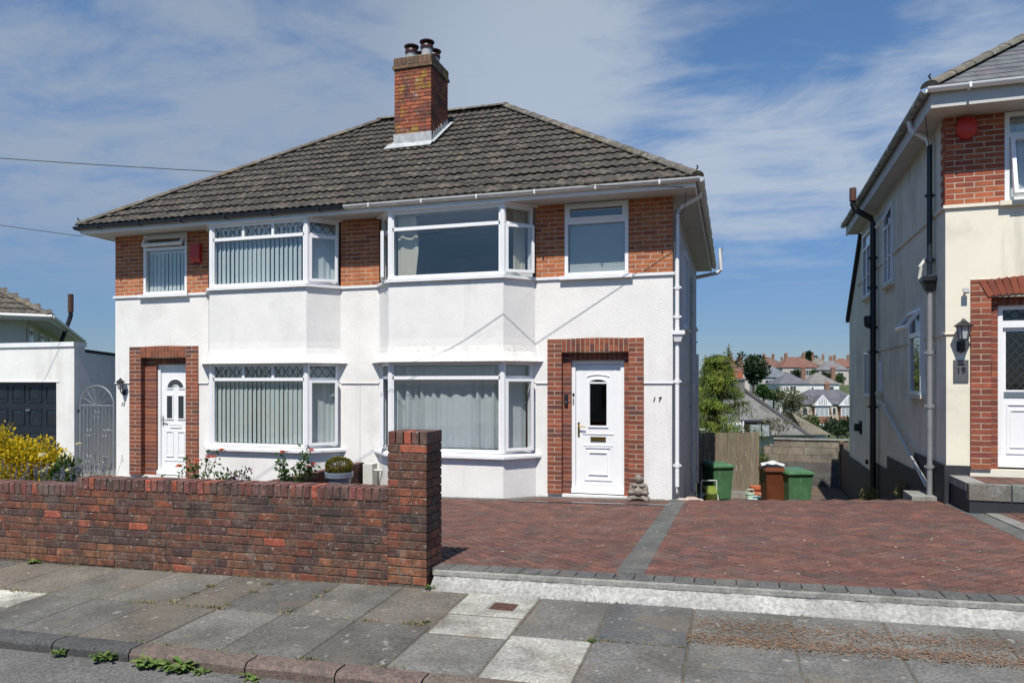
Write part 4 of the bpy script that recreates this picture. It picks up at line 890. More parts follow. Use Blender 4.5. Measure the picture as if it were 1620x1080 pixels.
def zt_(x, y):
    z = -.55+.021*max(-25, min(25, x))
    if y > 11: z += -1.6*smooth((y-11.5)/9)
    if y > 20: z += -3.6*smooth((y-22)/35)
    z += -2.0*smooth((y-60)/40)
    z += 12.5*smooth((y-155)/125) if y > 155 else 0
    z += -45*smooth((y-300)/900) if y > 300 else 0
    return z
sheet('terrain', zt_, [-3000, -900, -300, -120, -60]+lin(-40, 40, 40)+[60, 120, 300, 900, 3000], [-3000, -600, -120, -40]+lin(-20, 60, 40)+lin(70, 320, 25)+[420, 600, 900, 1400, 3000], M_GRASS)
zroad = lambda x, y: zp(max(-30, min(30, x)), 3.93)-.075-.012*(3.93-y)
sheet('road', zroad, [-60]+lin(-30, 30, 20)+[60], lin(-3.2, 4.0, 6), M_ASPH)
# far pavement behind the viewer
sheet('far_pavement', lambda x, y: zroad(x, -3.2)+.10, [-60]+lin(-30, 30, 6)+[60], [-5.2, -3.2], M_SLAB).color = (.13, .13, .125, 1)

# pavement with slabs
pav = sheet('pavement', lambda x, y: zp(max(-30, min(30, x)), y)-.007, [-60]+lin(-30, 30, 20)+[60], lin(4.0, 5.72, 3), M_BED)
SL = MB
def slab(x0, x1, y0, y1, col, lift=0.):
    g = random.uniform(.004, .009); dz = random.uniform(-.003, .004)+lift
    zs = lambda x, y: zp(x, y)+dz
    m = MB(); a, b, c, d = x0+g, x1-g, y0+g, y1-g; e = .006
    top = [(a+e, c+e), (b-e, c+e), (b-e, d-e), (a+e, d-e)]; rim = [(a, c), (b, c), (b, d), (a, d)]
    m.add([(x, y, zs(x, y)) for x, y in top]+[(x, y, zs(x, y)-e) for x, y in rim]+[(x, y, zs(x, y)-.05) for x, y in rim],
        [(0,1,2,3)]+[(4+i, 4+(i+1) % 4, (i+1) % 4, i) for i in range(4)]+[(8+i, 8+(i+1) % 4, 4+(i+1) % 4, 4+i) for i in range(4)])
    o = m.build('paving_slab', M_SLAB, pav); o.color = (*col, 1); return o
GR = [(.118, .114, .102), (.10, .097, .088), (.132, .127, .111), (.092, .090, .084), (.112, .104, .09), (.122, .108, .09)]
rowA = [-9.3, -8.7, -8.1, -7.5, -6.9, -6.25, -5.64, -5.0, -4.35, -3.88, -3.25, -2.66, -2.06]
rowB = [-9.2, -8.6, -8.0, -7.4, -6.8, -6.2, -5.6, -5.1, -4.5, -3.88, -3.28, -2.66, -2.06]
for i in range(len(rowA)-1): slab(rowA[i], rowA[i+1], 4.81, 5.62, jit(random.choice(GR), .12, .015)) if not (-7 < rowA[i] < -5.7) else (slab(rowA[i], rowA[i+1], 4.46, 4.83, (.52, .51, .44), .002), slab(rowA[i], rowA[i+1], 4.83, 5.62, jit(GR[5], .1)))
for i in range(len(rowB)-1): slab(rowB[i], rowB[i+1], 4.06, 4.80 if not (-7 < rowB[i] < -5.7) else 4.45, jit(random.choice(GR), .12, .015))
LT = (.33, .325, .29)
slab(-2.06, -1.46, 5.09, 5.58, LT); slab(-2.05, -1.46, 4.68, 5.08, LT); slab(-2.06, -1.46, 4.06, 4.67, (.17, .168, .155)); slab(-1.46, -.89, 4.06, 4.76, LT)
slab(-1.45, -.89, 4.77, 5.57, (.125, .12, .11)); slab(-.89, -.28, 4.79, 5.57, (.088, .09, .09)); slab(-.89, -.28, 4.06, 4.78, (.12, .117, .11))
rr = [-.28, .38, .985, 1.645, 2.28, 2.9, 3.5, 4.1, 4.7]
for i in range(len(rr)-1):
    slab(rr[i], rr[i+1], 4.89, 5.57, jit((.125, .125, .113), .06, .01)); slab(rr[i], rr[i+1], 4.50, 4.885, jit((.128, .125, .118), .06, .01)); slab(rr[i]+(.02 if i else 0), rr[i+1]+.02, 4.06, 4.495, jit((.128, .125, .118), .06, .01))
cv = thing('meter_cover', 'rusty square iron stopcock cover in the pale pavement slab', 'cover', (-1.675, 5.29, zp(-1.675, 5.29)))
m = MB(); m.box(-.13, .13, -.115, .115, -.03, .004); m.build('collar', M_CONC, cv); m = MB(); m.box(-.095, .095, -.082, .082, -.02, .0085)
for i in range(6):
    for j in range(5): m.box(-.08+i*.028, -.08+i*.028+.016, -.07+j*.03, -.07+j*.03+.016, .0085, .0115)
m.build('lid', M_RUST, cv)
# kerb
kb = MB(); kb.box(-60, 60, 3.955, 4.04, -1.9, -1.5); kerb = kb.build('kerb', M_KERB, None, kind='structure'); kerb.color = (.1, .1, .1, 1)
def kerbstone(x0, x1, col, y0=3.92, y1=4.055, lift=.004):
    m = MB(); prof = [(y0, -.14), (y0-.004, -.03), (y0+.012, -.008), (y0+.03, 0), (y1, 0), (y1, -.14)]; n = 4; vs = []
    for k in range(n+1):
        x = x0+.006+(x1-x0-.012)*k/n; w = random.uniform(-.006, .004)
        vs += [(x, y+(w if i < 4 else 0), zp(x, 4.05)+z+lift+(w*.6 if i < 4 else 0)) for i, (y, z) in enumerate(prof)]
    q = len(prof); m.add(vs, [(k*q+i, k*q+(i+1) % q, (k+1)*q+(i+1) % q, (k+1)*q+i) for k in range(n) for i in range(q)]+[tuple(range(q))[::-1], tuple(range(n*q, n*q+q))])
    o = m.build('kerb_stone', M_KERB, kerb, smooth=True); o.color = (*col, 1)
x = -9.0
for xe in (-8.1, -7.2, -6.3, -5.4, -4.55, -3.88): kerbstone(x, xe, jit((.062, .063, .063), .12, .01)); x = xe
for xe in (-2.96, -2.32, -1.75, -.95, -.1, .75, 1.6, 2.5, 3.4, 4.3): kerbstone(x, xe, jit((.128, .094, .08), .12)); x = xe

# drive: retaining edge, bed, herringbone blocks, charcoal borders
DX0, DX1 = -6.15, 2.72
ed = MB(); xs = lin(-2.42, 4.6, 90); prof_n = 9; vs = []
for x in xs:
    b = zp(x, 5.6)-.02; t = zd(min(x, 3), 5.75)-.012
    for k in range(prof_n):
        q = k/(prof_n-1); y = 5.56+.13*smooth(q)+random.uniform(-.008, .008)*(0 < k < prof_n-1); vs.append((x, y, b+(t-.03-b)*q))
ed.add(vs, [(i*prof_n+k, (i+1)*prof_n+k, (i+1)*prof_n+k+1, i*prof_n+k+1) for i in range(len(xs)-1) for k in range(prof_n-1)])
ed.add([(-2.42, 5.56, -.1), (-2.42, 5.9, -.1), (-2.42, 5.9, zd(-2.42, 5.75)-.045), (-2.42, 5.69, zd(-2.42, 5.75)-.045)], [(0, 1, 2, 3)])
ed.build('retaining_edge', M_PEBBLE, None, 'low rough white painted kerb wall along the front of the brick drive', 'kerb wall', smooth=True)
e2 = MB()
for i in range(60):
    xa, xb = -2.43+i*.12, -2.43+(i+1)*.12
    e2.add([(xa, 5.683, zd(xa, 5.75)-.045), (xb, 5.683, zd(xb, 5.75)-.045), (xb, 5.683, zd(xb, 5.75)-.012), (xa, 5.683, zd(xa, 5.75)-.012), (xa, 5.76, zd(xa, 5.75)-.006), (xb, 5.76, zd(xb, 5.75)-.006)], [(0, 1, 2, 3), (3, 2, 5, 4)])
e2.build('concrete_edging', M_CONC, None, 'narrow grey concrete strip capping the white kerb wall', 'edging')
drive = sheet('driveway', lambda x, y: zd(x, y)-.028, lin(DX0, 3.0, 24), lin(5.73, 11.5, 16), M_SAND)
PV = [(.122, .056, .042), (.132, .058, .042), (.115, .055, .042), (.100, .053, .043), (.140, .061, .044), (.106, .052, .041), (.090, .055, .046)]
CH = (.094, .096, .090)
pvm = piece_mesh('flat_paver', .187, .087, .05, M_PAVER, .004)
def tilt(x, y):
    gx = (zd(x+.05, y)-zd(x-.05, y))/.1; gy = (zd(x, y+.05)-zd(x, y-.05))/.1; return gx, gy
def place_block(name, x, y, ang, me, col, par, lift=0):
    gx, gy = tilt(x, y); n = Vector((-gx, -gy, 1)).normalized(); qt = Vector((0, 0, 1)).rotation_difference(n) @ Matrix.Rotation(ang, 3, 'Z').to_quaternion()
    o = bpy.data.objects.new(name, me); COL.objects.link(o); o.parent = par; o.location = (x, y, zd(x, y)-.025+lift); o.rotation_mode = 'QUATERNION'; o.rotation_quaternion = qt; o.color = (*col, 1); return o
cand = []
a45 = R(45); ca, sa = math.cos(a45), math.sin(a45); u_ = .1
# herringbone: unit cell of two blocks on a .1 m grid, turned 45 degrees
for i in range(-140, 140):
    for j in range(-140, 140):
        r = (i-j) % 4
        if r == 0: cx_, cy_, an = (i+1)*u_, (j+.5)*u_, 0          # lying along grid x
        elif r == 2: cx_, cy_, an = (i+.5)*u_, (j+0)*u_, R(90)    # along grid y
        else: continue
        X_, Y_ = cx_*ca-cy_*sa-1.0, cx_*sa+cy_*ca+8.5
        if not (DX0 < X_ < 2.72 and 5.88 < Y_ < 11.42): continue
        if -.93 < X_ < -.69: continue
        cand.append((X_, Y_, an+a45))
def vis(x, y):
    Xc = x*math.cos(TH)+y*math.sin(TH); Zc = -x*math.sin(TH)+y*math.cos(TH); u = CXP+FPX*Xc/Zc
    return Zc if (0 < u < 1620 and u > 700) else 99
cand.sort(key=lambda q: vis(q[0], q[1]))
rest = MB()
def joined_block(m, x, y, an, l, w, col, lift=0):
    e = .004; c_, s_ = math.cos(an), math.sin(an); P = lambda a, b, z: (x+a*c_-b*s_, y+a*s_+b*c_, zd(x+a*c_-b*s_, y+a*s_+b*c_)+z+lift)
    l /= 2; w /= 2; rim = [(-l, -w), (l, -w), (l, w), (-l, w)]; top = [(-l+e, -w+e), (l-e, -w+e), (l-e, w-e), (-l+e, w-e)]
    m.add([P(a, b, 0) for a, b in top]+[P(a, b, -e) for a, b in rim]+[P(a, b, -.04) for a, b in rim], [(0,1,2,3)]+[(4+i, 4+(i+1) % 4, (i+1) % 4, i) for i in range(4)]+[(8+i, 8+(i+1) % 4, 4+(i+1) % 4, 4+i) for i in range(4)], col)
for k, (x, y, an) in enumerate(cand):
    c = jit(random.choice(PV), .12)
    if k < 290: place_block('paver', x, y, an, pvm, c, drive, random.uniform(-.001, .001))
    else: joined_block(rest, x, y, an, .187, .087, c, random.uniform(-.001, .001))
rest.build('pavers_beyond', M_PAVERJ, drive, kind='stuff', attr=True)
sld = piece_mesh('flat_border', .147, .196, .05, M_PAVER, .004)
x = -2.38
while x < 2.9: place_block('border_block', x, 5.826, 0, sld, jit(CH, .1, .01), drive, .004); x += .155
bj = MB(); y = 6.02
while y < 11.42: place_block('border_block', -.81, y, 0, piece_mesh('flat_border2', .236, .096, .05, M_PAVER, .004), jit(CH, .1, .01), drive, .004); y += .1
y = 6.0
while y < 11.0: joined_block(bj, 2.80, y, R(90), .096, .196, jit(CH, .1, .01), .004); y += .1
y = 6.0
while y < 10.9: joined_block(bj, 2.99, y, 0, .16, .096, jit((.20, .195, .18), .1), .010); y += .1
x = -2.95
while x < -.95: joined_block(bj, x, 11.30, 0, .096, .196, jit(CH, .1, .01), .004); x += .1
for (xa, xb, yy) in ((-5.4, -3.45, 10.82),):
    x = xa
    while x < xb: joined_block(bj, x, yy, 0, .096, .196, jit(CH, .1, .01), .004); x += .1
for k in range(7): joined_block(bj, -3.36+k*.066, 10.84+k*.072, R(-45+0), .196, .096, jit(CH, .1, .01), .005)
bj.build('border_blocks_beyond', M_PAVERJ, drive, kind='stuff', attr=True)
# linear drain
dn = thing('drain_channel', 'slotted grey metal drain channel across the drive before the door', 'drain', (-2.05, 10.62, zd(-2.05, 10.62)+.004), 0)
m = MB(); m.ob((0, 0, 0), Vector((1, 0, .02)).normalized(), Vector((0, 1, -.0427)).normalized(), Vector((0, 0, 1)), -1.2, 1.2, -.055, .055, -.02, .003); m.build('channel', M_BLACK, dn)
m = MB(); x = -1.19
while x < 1.19: m.ob((0, 0, 0), Vector((1, 0, .02)).normalized(), Vector((0, 1, -.0427)).normalized(), Vector((0, 0, 1)), x, x+.014, -.05, .05, .003, .007); x += .028
m.ob((0, 0, 0), Vector((1, 0, .02)).normalized(), Vector((0, 1, -.0427)).normalized(), Vector((0, 0, 1)), -1.2, 1.2, -.05, -.042, .003, .0075); m.ob((0, 0, 0), Vector((1, 0, .02)).normalized(), Vector((0, 1, -.0427)).normalized(), Vector((0, 0, 1)), -1.2, 1.2, .042, .05, .003, .0075); m.build('grating', M_CHROME, dn)

# passage between the houses and the neighbour's paved front
sheet('side_path', zpath, lin(-.95, 2.95, 8), lin(11.0, 26, 30), M_PATH)
z19 = lambda x, y: .16+.02*(x-2.9)+.03*max(0, 8-y)*.3
sheet('neighbour_paving', z19, lin(3.06, 9, 6), lin(5.75, 11, 6), M_PAVERJ).data.color_attributes.new('Col', 'FLOAT_COLOR', 'POINT')
npv = bpy.data.objects['neighbour_paving']; npv.data.color_attributes['Col'].data.foreach_set('color', [.12, .065, .05, 1]*len(npv.data.vertices))
nb = MB()
for i in range(-60, 60):
    for j in range(-60, 60):
        r = (i-j) % 4
        if r == 0: cx_, cy_, an = (i+1)*u_, (j+.5)*u_, 0
        elif r == 2: cx_, cy_, an = (i+.5)*u_, (j+0)*u_, R(90)
        else: continue
        X_, Y_ = cx_*ca-cy_*sa+3.6, cx_*sa+cy_*ca+8.6
        if not (3.12 < X_ < 4.6 and 7.0 < Y_ < 10.1): continue
        n0 = len(nb.v); joined_block(nb, X_, Y_, an, .196, .096, jit(random.choice(PV), .12))
        for q in range(n0, len(nb.v)): vx = nb.v[q]; nb.v[q] = (vx[0], vx[1], vx[2]-zd(vx[0], vx[1])+z19(vx[0], vx[1])+.008)
nb.build('neighbour_pavers', M_PAVERJ, npv, kind='stuff', attr=True)
# raised step in front of number 19
stp = thing('front_step', 'raised brick paved step with grey block edge before the door of number 19', 'step', (2.74, 10.05, .1), R(-1))
m = MB(); m.box(0, 3.2, 0, .86, -.6, .395); m.build('base', M_DARKPAINT, stp)
k = 0; x = -.012
while x < 3.1: piece('edge_block', piece_mesh('front_edgeblock', .44, .12, .20, M_SLAB, .006), stp, (x+.225, .045, .30), (0, 0, 0), jit((.17, .168, .155), .1)); x += .452
m = MB(); m.box(-.012, .2, .107, .872, .3, .402); m.build('side_coping', M_CONC, stp)
tp_ = MB()
for i in range(14):
    for j in range(7):
        tp_.box(.21+i*.205, .21+i*.205+.198, .115+j*.105, .115+j*.105+.098, .38, .401+random.uniform(-.001, .001), jit(random.choice(PV), .12))
tp_.build('step_pavers', M_PAVERJ, stp, kind='stuff', attr=True)

# front garden of 15: soil, and ground before the garage
sheet('garden_soil', lambda x, y: -.02+.012*x+.04*math.sin(x*3.1)*math.sin(y*2.7), lin(-11.3, -6.4, 16), lin(5.85, 10.95, 16), M_SOIL)
sheet('garden_path', lambda x, y: -.10, lin(-16.5, -11.35, 4), lin(5.9, 20, 4), M_CONC)
# ------------------------------------------------------------------ garden wall with end pillar
gw = thing('garden_wall', 'long weathered dark red brick garden wall with bricks on edge on top', 'garden wall', (0, 5.63, 0))
SLP = .011; zw = lambda x: -.032+SLP*(x+2.47)          # foot of the wall
core = MB()
for (xa, xb, nc) in ((-6.2, -2.82, 10), (-9.0, -6.2, 9)):
    zt2 = nc*.0742
    core.add([(xa, .006, zw(xa)-.2), (xb, .006, zw(xb)-.2), (xb, .209, zw(xb)-.2), (xa, .209, zw(xa)-.2), (xa, .006, zw(xa)+zt2+.09), (xb, .006, zw(xb)+zt2+.09), (xb, .209, zw(xb)+zt2+.09), (xa, .209, zw(xa)+zt2+.09)], [(0,3,2,1),(4,5,6,7),(0,1,5,4),(1,2,6,5),(2,3,7,6),(3,0,4,7)])
core.build('mortar_core', M_OMORTAR, gw)
ry = -math.atan(SLP)
for (xa, xb, nc) in ((-6.2, -2.825, 10), (-9.0, -6.2, 9)):
    for k in range(nc):
        x = xb; first = True; bond = [.215, .103] if k % 3 == 1 else [.215]
        i = 0; x -= (0 if k % 2 == 0 else .06)
        if k % 2: 
            piece('brick', piece_mesh('front_brick', .052, .215, .064, M_OBRICK, .004), gw, (xb-.026, .1075, zw(xb-.03)+.0742*(k+.5)), (0, ry, 0), bcol(GARDENB, .25))
        while x > xa+.03:
            L = bond[i % len(bond)]; i += 1; e = max(xa, x-L); l = x-e
            c = bcol(GARDENB, .18)
            if random.random() < .045: c = jit((.33, .09, .05), .1)
            if k < 3 and random.random() < .6: c = jit((.17, .07, .038), .2)
            piece('brick', piece_mesh('front_brick', round(l, 3), .215, .064, M_OBRICK, .004), gw, ((x+e)/2, .1075+random.uniform(-.003, .003), zw((x+e)/2)+.0742*(k+.5)), (0, ry+random.uniform(-.006, .006), 0), c)
            x = e-.010
    x = xb-.033
    while x > xa+.02:
        piece('coping_brick', piece_mesh('front_coping', .064, .222, .108, M_OBRICK, .005), gw, (x, .1075+random.uniform(-.004, .004), zw(x)+.0742*nc+.056+random.uniform(-.003, .003)), (0, ry+random.uniform(-.02, .02), 0), bcol(COPEB, .25)); x -= .0755
# mortar bedding between coping bricks
pm = MB(); pm.box(-2.815, -2.475, .006, .326, -.1, 1.20); pil = pm.build('pillar', M_OMORTAR, gw, 'square brick end pillar')
for k in range(16):
    z = .01+.0742*(k+.5)
    def pb(x0, x1, y0, y1):
        c = bcol(GARDENB, .25)
        if k < 5 and random.random() < .6: c = jit((.22, .082, .04), .2)
        if random.random() < .08: c = jit((.30, .085, .045), .1)
        piece('brick', piece_mesh('front_brick', x1-x0, y1-y0, .064, M_OBRICK, .004), pil, ((x0+x1)/2, (y0+y1)/2, z), (0, 0, 0), c)
    a, b, c0, d0 = -2.825, -2.465, 0, .332
    if k % 2 == 0: pb(a, a+.225, c0, c0+.105); pb(a+.235, b, c0, c0+.215); pb(a, a+.105, c0+.115, d0); pb(a+.115, b, c0+.225, d0)
    else: pb(a, a+.105, c0, c0+.215); pb(a+.115, b, c0, c0+.105); pb(a, a+.225, c0+.225, d0); pb(a+.235, b, c0+.115, d0)
for r in range(2):
    for k in range(5): piece('coping_brick', piece_mesh('front_coping', .064, .163, .105, M_OBRICK, .005), pil, (-2.825+.036+k*.0735, .083+r*.168, .01+.0742*16+.055), (0, random.uniform(-.02, .02), 0), bcol(COPEB, .22))
# divider wall between the two front gardens
dw = thing('divider_wall', 'low dark brick wall running back to the houses between the gardens', 'garden wall', (-6.25, 7.2, 0))
cm = MB(); cm.box(.006, .10, .0, 4.18, -.2, .27); cm.build('mortar_core', M_OMORTAR, dw)
for k in range(4):
    y = .01-(.11 if k % 2 else 0)
    while y < 4.15:
        e = min(4.17, y+.215); s_ = max(y, .0); piece('brick', piece_mesh('front_brick', round(e-s_, 3), .106, .064, M_OBRICK, .004), dw, (.053, (s_+e)/2, .0742*k+.0), (0, 0, R(90)), bcol(GARDENB, .25)); y = e+.01
y = .035
while y < 4.17: piece('coping_brick', piece_mesh('front_coping', .064, .115, .10, M_OBRICK, .005), dw, (.053, y, .30), (0, 0, R(90)), bcol(COPEB, .25)); y += .0755
# pale concrete gully box against the house wall
g = thing('gully_box', 'small pale box with a pipe stub at the foot of the wall by the divider', 'gully box', (-5.98, 11.25, -.1)); m = MB(); m.box(-.09, .09, -.08, .10, 0, .44); m.build('case', M_PALE, g); m = MB(); m.tube([(.09, 0, .33), (.24, 0, .33)], .02, 8); m.build('pipe', M_PALE, g)

# ------------------------------------------------------------------ plants
def leaves(m, n, fpos, size, cols, up=.3, asp=.5, jitter=.4):
    for _ in range(n):
        p, out = fpos(); d = (Vector((random.gauss(0, 1), random.gauss(0, 1), random.gauss(0, 1)))*jitter+out+Vector((0, 0, up))).normalized()
        w = d.cross(Vector((random.gauss(0, 1), random.gauss(0, 1), random.gauss(0, 1)))).normalized(); L = size*random.uniform(.6, 1.3)
        nrm = d.cross(w); c = random.choice(cols); k = random.uniform(.7, 1.25); c = (c[0]*k, c[1]*k, c[2]*k)
        m.add([p, p+d*L*.5+w*L*asp*.5, p+d*L+nrm*L*.08, p+d*L*.5-w*L*asp*.5], [(0, 1, 2, 3)], c)
def shell_pos(c, rad, inner=.55):
    c = Vector(c)
    def f():
        v = Vector((random.gauss(0, 1), random.gauss(0, 1), random.gauss(0, 1))).normalized(); r = random.uniform(inner, 1)
        return c+Vector((v.x*rad[0], v.y*rad[1], v.z*rad[2]))*r, v*.8
    return f
def bush(name, label, cat, loc, rad, n, size, cols, inner=.5, lumps=7, group=None, asp=.5, stem=True):
    t = thing(name, label, cat, loc, 0, group); m = MB()
    for k in range(lumps):
        a = random.uniform(0, 6.28); q = random.uniform(.15, .6); c = (rad[0]*q*math.cos(a), rad[1]*q*math.sin(a), rad[2]*random.uniform(.5, 1.15)); rr_ = [r*random.uniform(.4, .62) for r in rad]
        leaves(m, n//lumps, shell_pos(c, rr_, inner), size, cols, .3, asp)
    m.build('foliage', M_FOL, t, attr=True)
    if stem:
        s = MB()
        for k in range(6): a = random.uniform(0, 6.28); s.tube([(0, 0, -.03), (rad[0]*.2*math.cos(a), rad[1]*.2*math.sin(a), rad[2]*.5), (rad[0]*.45*math.cos(a), rad[1]*.45*math.sin(a), rad[2]*1.0)], [.012, .009, .004], 5)
        s.build('stem', M_STEM, t)
    return t
def bloom(par, p, r, col, n=16):
    m = MB()
    for k in range(n):
        a = k*2.4; q = k/n; d = Vector((math.cos(a)*(.25+q), math.sin(a)*(.25+q), 1.1-q*1.1)).normalized(); w = d.cross(UZ).normalized() if abs(d.z) < .99 else UX
        L = r*(.6+.5*q); m.add([Vector(p), Vector(p)+d*L*.6+w*L*.5, Vector(p)+d*L, Vector(p)+d*L*.6-w*L*.5], [(0, 1, 2, 3)], jit(col, .2))
    m.build('bloom', M_FLOWER, par, attr=True)
GRN = [(.06, .12, .03), (.045, .095, .028), (.08, .14, .035)]
YEL = [(.66, .47, .012), (.58, .42, .012), (.74, .54, .02), (.45, .37, .02), (.22, .24, .02)]
bush('golden_shrub', 'bright yellow leaved shrub behind the wall in front of the garage', 'shrub', (-9.75, 8.1, -.05), (.55, .5, .62), 7000, .055, YEL, .55, 14)
bush('golden_shrub', 'smaller yellow leaved shrub at the left edge of the picture', 'shrub', (-10.35, 7.9, -.05), (.6, .5, .80), 6500, .055, YEL, .55, 14)
t = bush('rose_bush', 'green rose bush with cream flowers beside the yellow shrub', 'rose bush', (-8.80, 7.75, -.05), (.30, .28, .50), 1300, .07, GRN, .3, 7)
for k in range(11): a = random.uniform(0, 6.28); bloom(t, (.22*math.cos(a), .22*math.sin(a)-.05, random.uniform(.5, .98)), .05, (.75, .72, .45))
def lavender(x, y, h, n, label):
    t = thing('lavender', label, 'lavender', (x, y, -.05)); m = MB(); f = MB()
    for k in range(n):
        a = random.uniform(0, 6.28); q = random.uniform(.02, .32); b = Vector((q*.35*math.cos(a), q*.35*math.sin(a), 0)); e = Vector((q*math.cos(a), q*math.sin(a), h*random.uniform(.75, 1.1)))
        m.tube([b, (b+e)/2+Vector((0, 0, .03)), e], .0025, 3, (.10, .13, .07), cap=False)
        for i in range(9): leaves(f, 2, lambda: (e-Vector((0, 0, .011*i)), Vector((random.gauss(0, 1), random.gauss(0, 1), .3))*.5), .016, [(.24, .22, .34), (.19, .17, .30), (.30, .28, .36)], .2, .6)
    m2 = MB(); leaves(m2, n*10, lambda: (Vector((random.gauss(0, .13), random.gauss(0, .13), random.uniform(.05, h*.7))), Vector((0, 0, 1))), .05, [(.13, .15, .11), (.17, .19, .15)], .6, .18)
    m.build('stem', M_FOL, t, attr=True); f.build('flower_spike', M_FLOWER, t, attr=True, kind='stuff'); m2.build('foliage', M_FOL, t, attr=True)
lavender(-7.05, 6.42, .78, 46, 'grey lavender clump behind the wall where its top steps up')
lavender(-7.75, 6.5, .78, 46, 'grey lavender clump in front of the yellow shrub')
lavender(-8.4, 6.5, .78, 40, 'grey lavender clump at the far left behind the wall')
lavender(-8.0, 7.6, .80, 18, 'thin lavender spikes standing before the iron gate')
def rose(x, y, h, label, cols, nb, spread=.28, n=260):
    t = thing('rose_bush', label, 'rose bush', (x, y, -.08)); s = MB(); f = MB(); tips = []
    for k in range(7):
        a = random.uniform(0, 6.28); q = spread*random.uniform(.3, 1.1); hh = h*random.uniform(.55, 1.0); e = Vector((q*math.cos(a), q*math.sin(a), hh)); mid = Vector((e.x*.35, e.y*.35, hh*.55)); s.tube([(0, 0, -.05), mid, e], [.008, .006, .003], 5); tips.append(e)
        for i in range(n//7): tt = random.uniform(.35, 1); p = mid.lerp(e, (tt-.35)/.65); leaves(f, 1, lambda: (p+Vector((random.gauss(0, .04), random.gauss(0, .04), random.gauss(0, .03))), Vector((0, 0, .2))), .055, GRN, .1, .6, .9)
    s.build('stem', M_STEM, t); f.build('foliage', M_FOL, t, attr=True)
    for k in range(nb): bloom(t, tips[k % 7]+Vector((random.gauss(0, .03), random.gauss(0, .03), random.gauss(0, .03))), .06, random.choice(cols))
    return t
pt = at(318, 757, 10.2); rose(pt.x, pt.y, .88, 'orange flowered rose bush to the right of the door of 15', [(.75, .22, .08), (.70, .14, .10)], 5, .30, 170)
pt = at(292, 757, 10.6); rose(pt.x, pt.y, .53, 'low rose with an orange bloom below the door step of 15', [(.65, .17, .04)], 2, .25, 90)
pt = at(240, 757, 10.6); rose(pt.x, pt.y, .50, 'low plant with dark orange blooms before the door of 15', [(.60, .16, .03)], 3, .3, 110)
pt = at(458, 764, 9.3); rose(pt.x, pt.y, 1.0, 'tall pink rose bush under the leaded bay window', [(.75, .28, .28), (.70, .20, .20)], 4, .30, 620)
for (u, lab, cols) in ((352, 'low green bedding plant under the left of the leaded bay', GRN), (375, 'low bedding plant with purple flowers under the leaded bay', GRN+[(.22, .03, .16)])):
    pt = at(u, 762, 9.6); bush('bedding_plant', lab, 'plant', (pt.x, pt.y, -.05), (.22, .2, .42), 420, .05, cols, .2, 5)
pt = at(365, 762, 9.7); bush('bedding_plant', 'pale leaved low plant between two plants below the leaded bay', 'plant', (pt.x, pt.y, -.05), (.2, .2, .40), 300, .05, [(.14, .17, .05), (.10, .14, .04)], .2, 5)
# clipped box ball in a blue-grey pot
pt = Vector((-5.81, 9.94, zd(-5.81, 9.94)))
pot = thing('plant_pot', 'glazed blue-grey pot behind the garden wall', 'plant pot', pt); m = MB(); m.lathe([(.13, 0), (.135, .01), (.185, .36), (.215, .38), (.218, .455), (.195, .46), (.185, .415)], (0, 0, 0), 28); o = m.build('body', M_POTBLUE, pot, smooth=True); m = MB(); m.lathe([(.186, .41), (.10, .42), (.01, .425)], (0, 0, 0), 16); m.build('compost', M_SOIL, pot)
bb = thing('box_ball', 'clipped yellow green box ball growing in the blue pot', 'shrub', pt+Vector((0, 0, .43))); m = MB()
leaves(m, 3600, shell_pos((0, 0, .12), (.205, .205, .135), .8), .026, [(.17, .15, .018), (.12, .115, .015), (.23, .19, .03), (.075, .08, .012)], .2, .6); m.build('foliage', M_FOL, bb, attr=True); m = MB(); m.tube([(0, 0, -.02), (0, 0, .2)], .012, 6); m.build('stem', M_STEM, bb)

# ------------------------------------------------------------------ stone figure by the door of 17
bd = thing('stone_statue', 'small weathered stone seated figure with round belly beside the white door', 'statue', (XP+4.88, Y0-.22, zd(XP+4.88, Y0-.22)))
m = MB()
for c, r in [((0, 0, .05), (.14, .10, .05)), ((-.09, -.05, .045), (.085, .07, .045)), ((.09, -.05, .045), (.085, .07, .045)), ((0, -.03, .14), (.10, .10, .085)), ((0, .005, .215), (.085, .065, .055)), ((0, -.01, .325), (.057, .058, .068)), ((0, 0, .265), (.035, .035, .03)), ((-.118, -.02, .17), (.03, .035, .075)), ((.118, -.02, .17), (.03, .035, .075)), ((-.115, -.07, .125), (.05, .05, .035)), ((.115, -.07, .125), (.05, .05, .035)), ((-.06, 0, .325), (.014, .02, .035)), ((.06, 0, .325), (.014, .02, .035)), ((0, -.062, .325), (.012, .016, .016)), ((-.022, -.056, .345), (.014, .01, .007)), ((.022, -.056, .345), (.014, .01, .007)), ((0, -.055, .30), (.028, .012, .01)), ((0, -.115, .15), (.012, .008, .012)), ((-.05, -.09, .235), (.04, .02, .022)), ((.05, -.09, .235), (.04, .02, .022)), ((0, .01, .40), (.022, .022, .02)), ((-.13, -.11, .025), (.035, .045, .025)), ((.13, -.11, .025), (.035, .045, .025)), ((-.09, -.01, .235), (.038, .04, .03)), ((.09, -.01, .235), (.038, .04, .03))]: m.ball(c, r, 14, 10)
o = m.build('figure', M_STONE, bd, smooth=True); rm = o.modifiers.new('r', 'REMESH'); rm.mode = 'VOXEL'; rm.voxel_size = .007; rm.use_smooth_shade = True; o.scale = (1.0, 1.0, 1.0)
rk = thing('loose_stones', 'pale stones at the foot of the white downpipe', 'stones', (XP+HW+.16, Y0+.02, zpath(-.7, 11.4)))
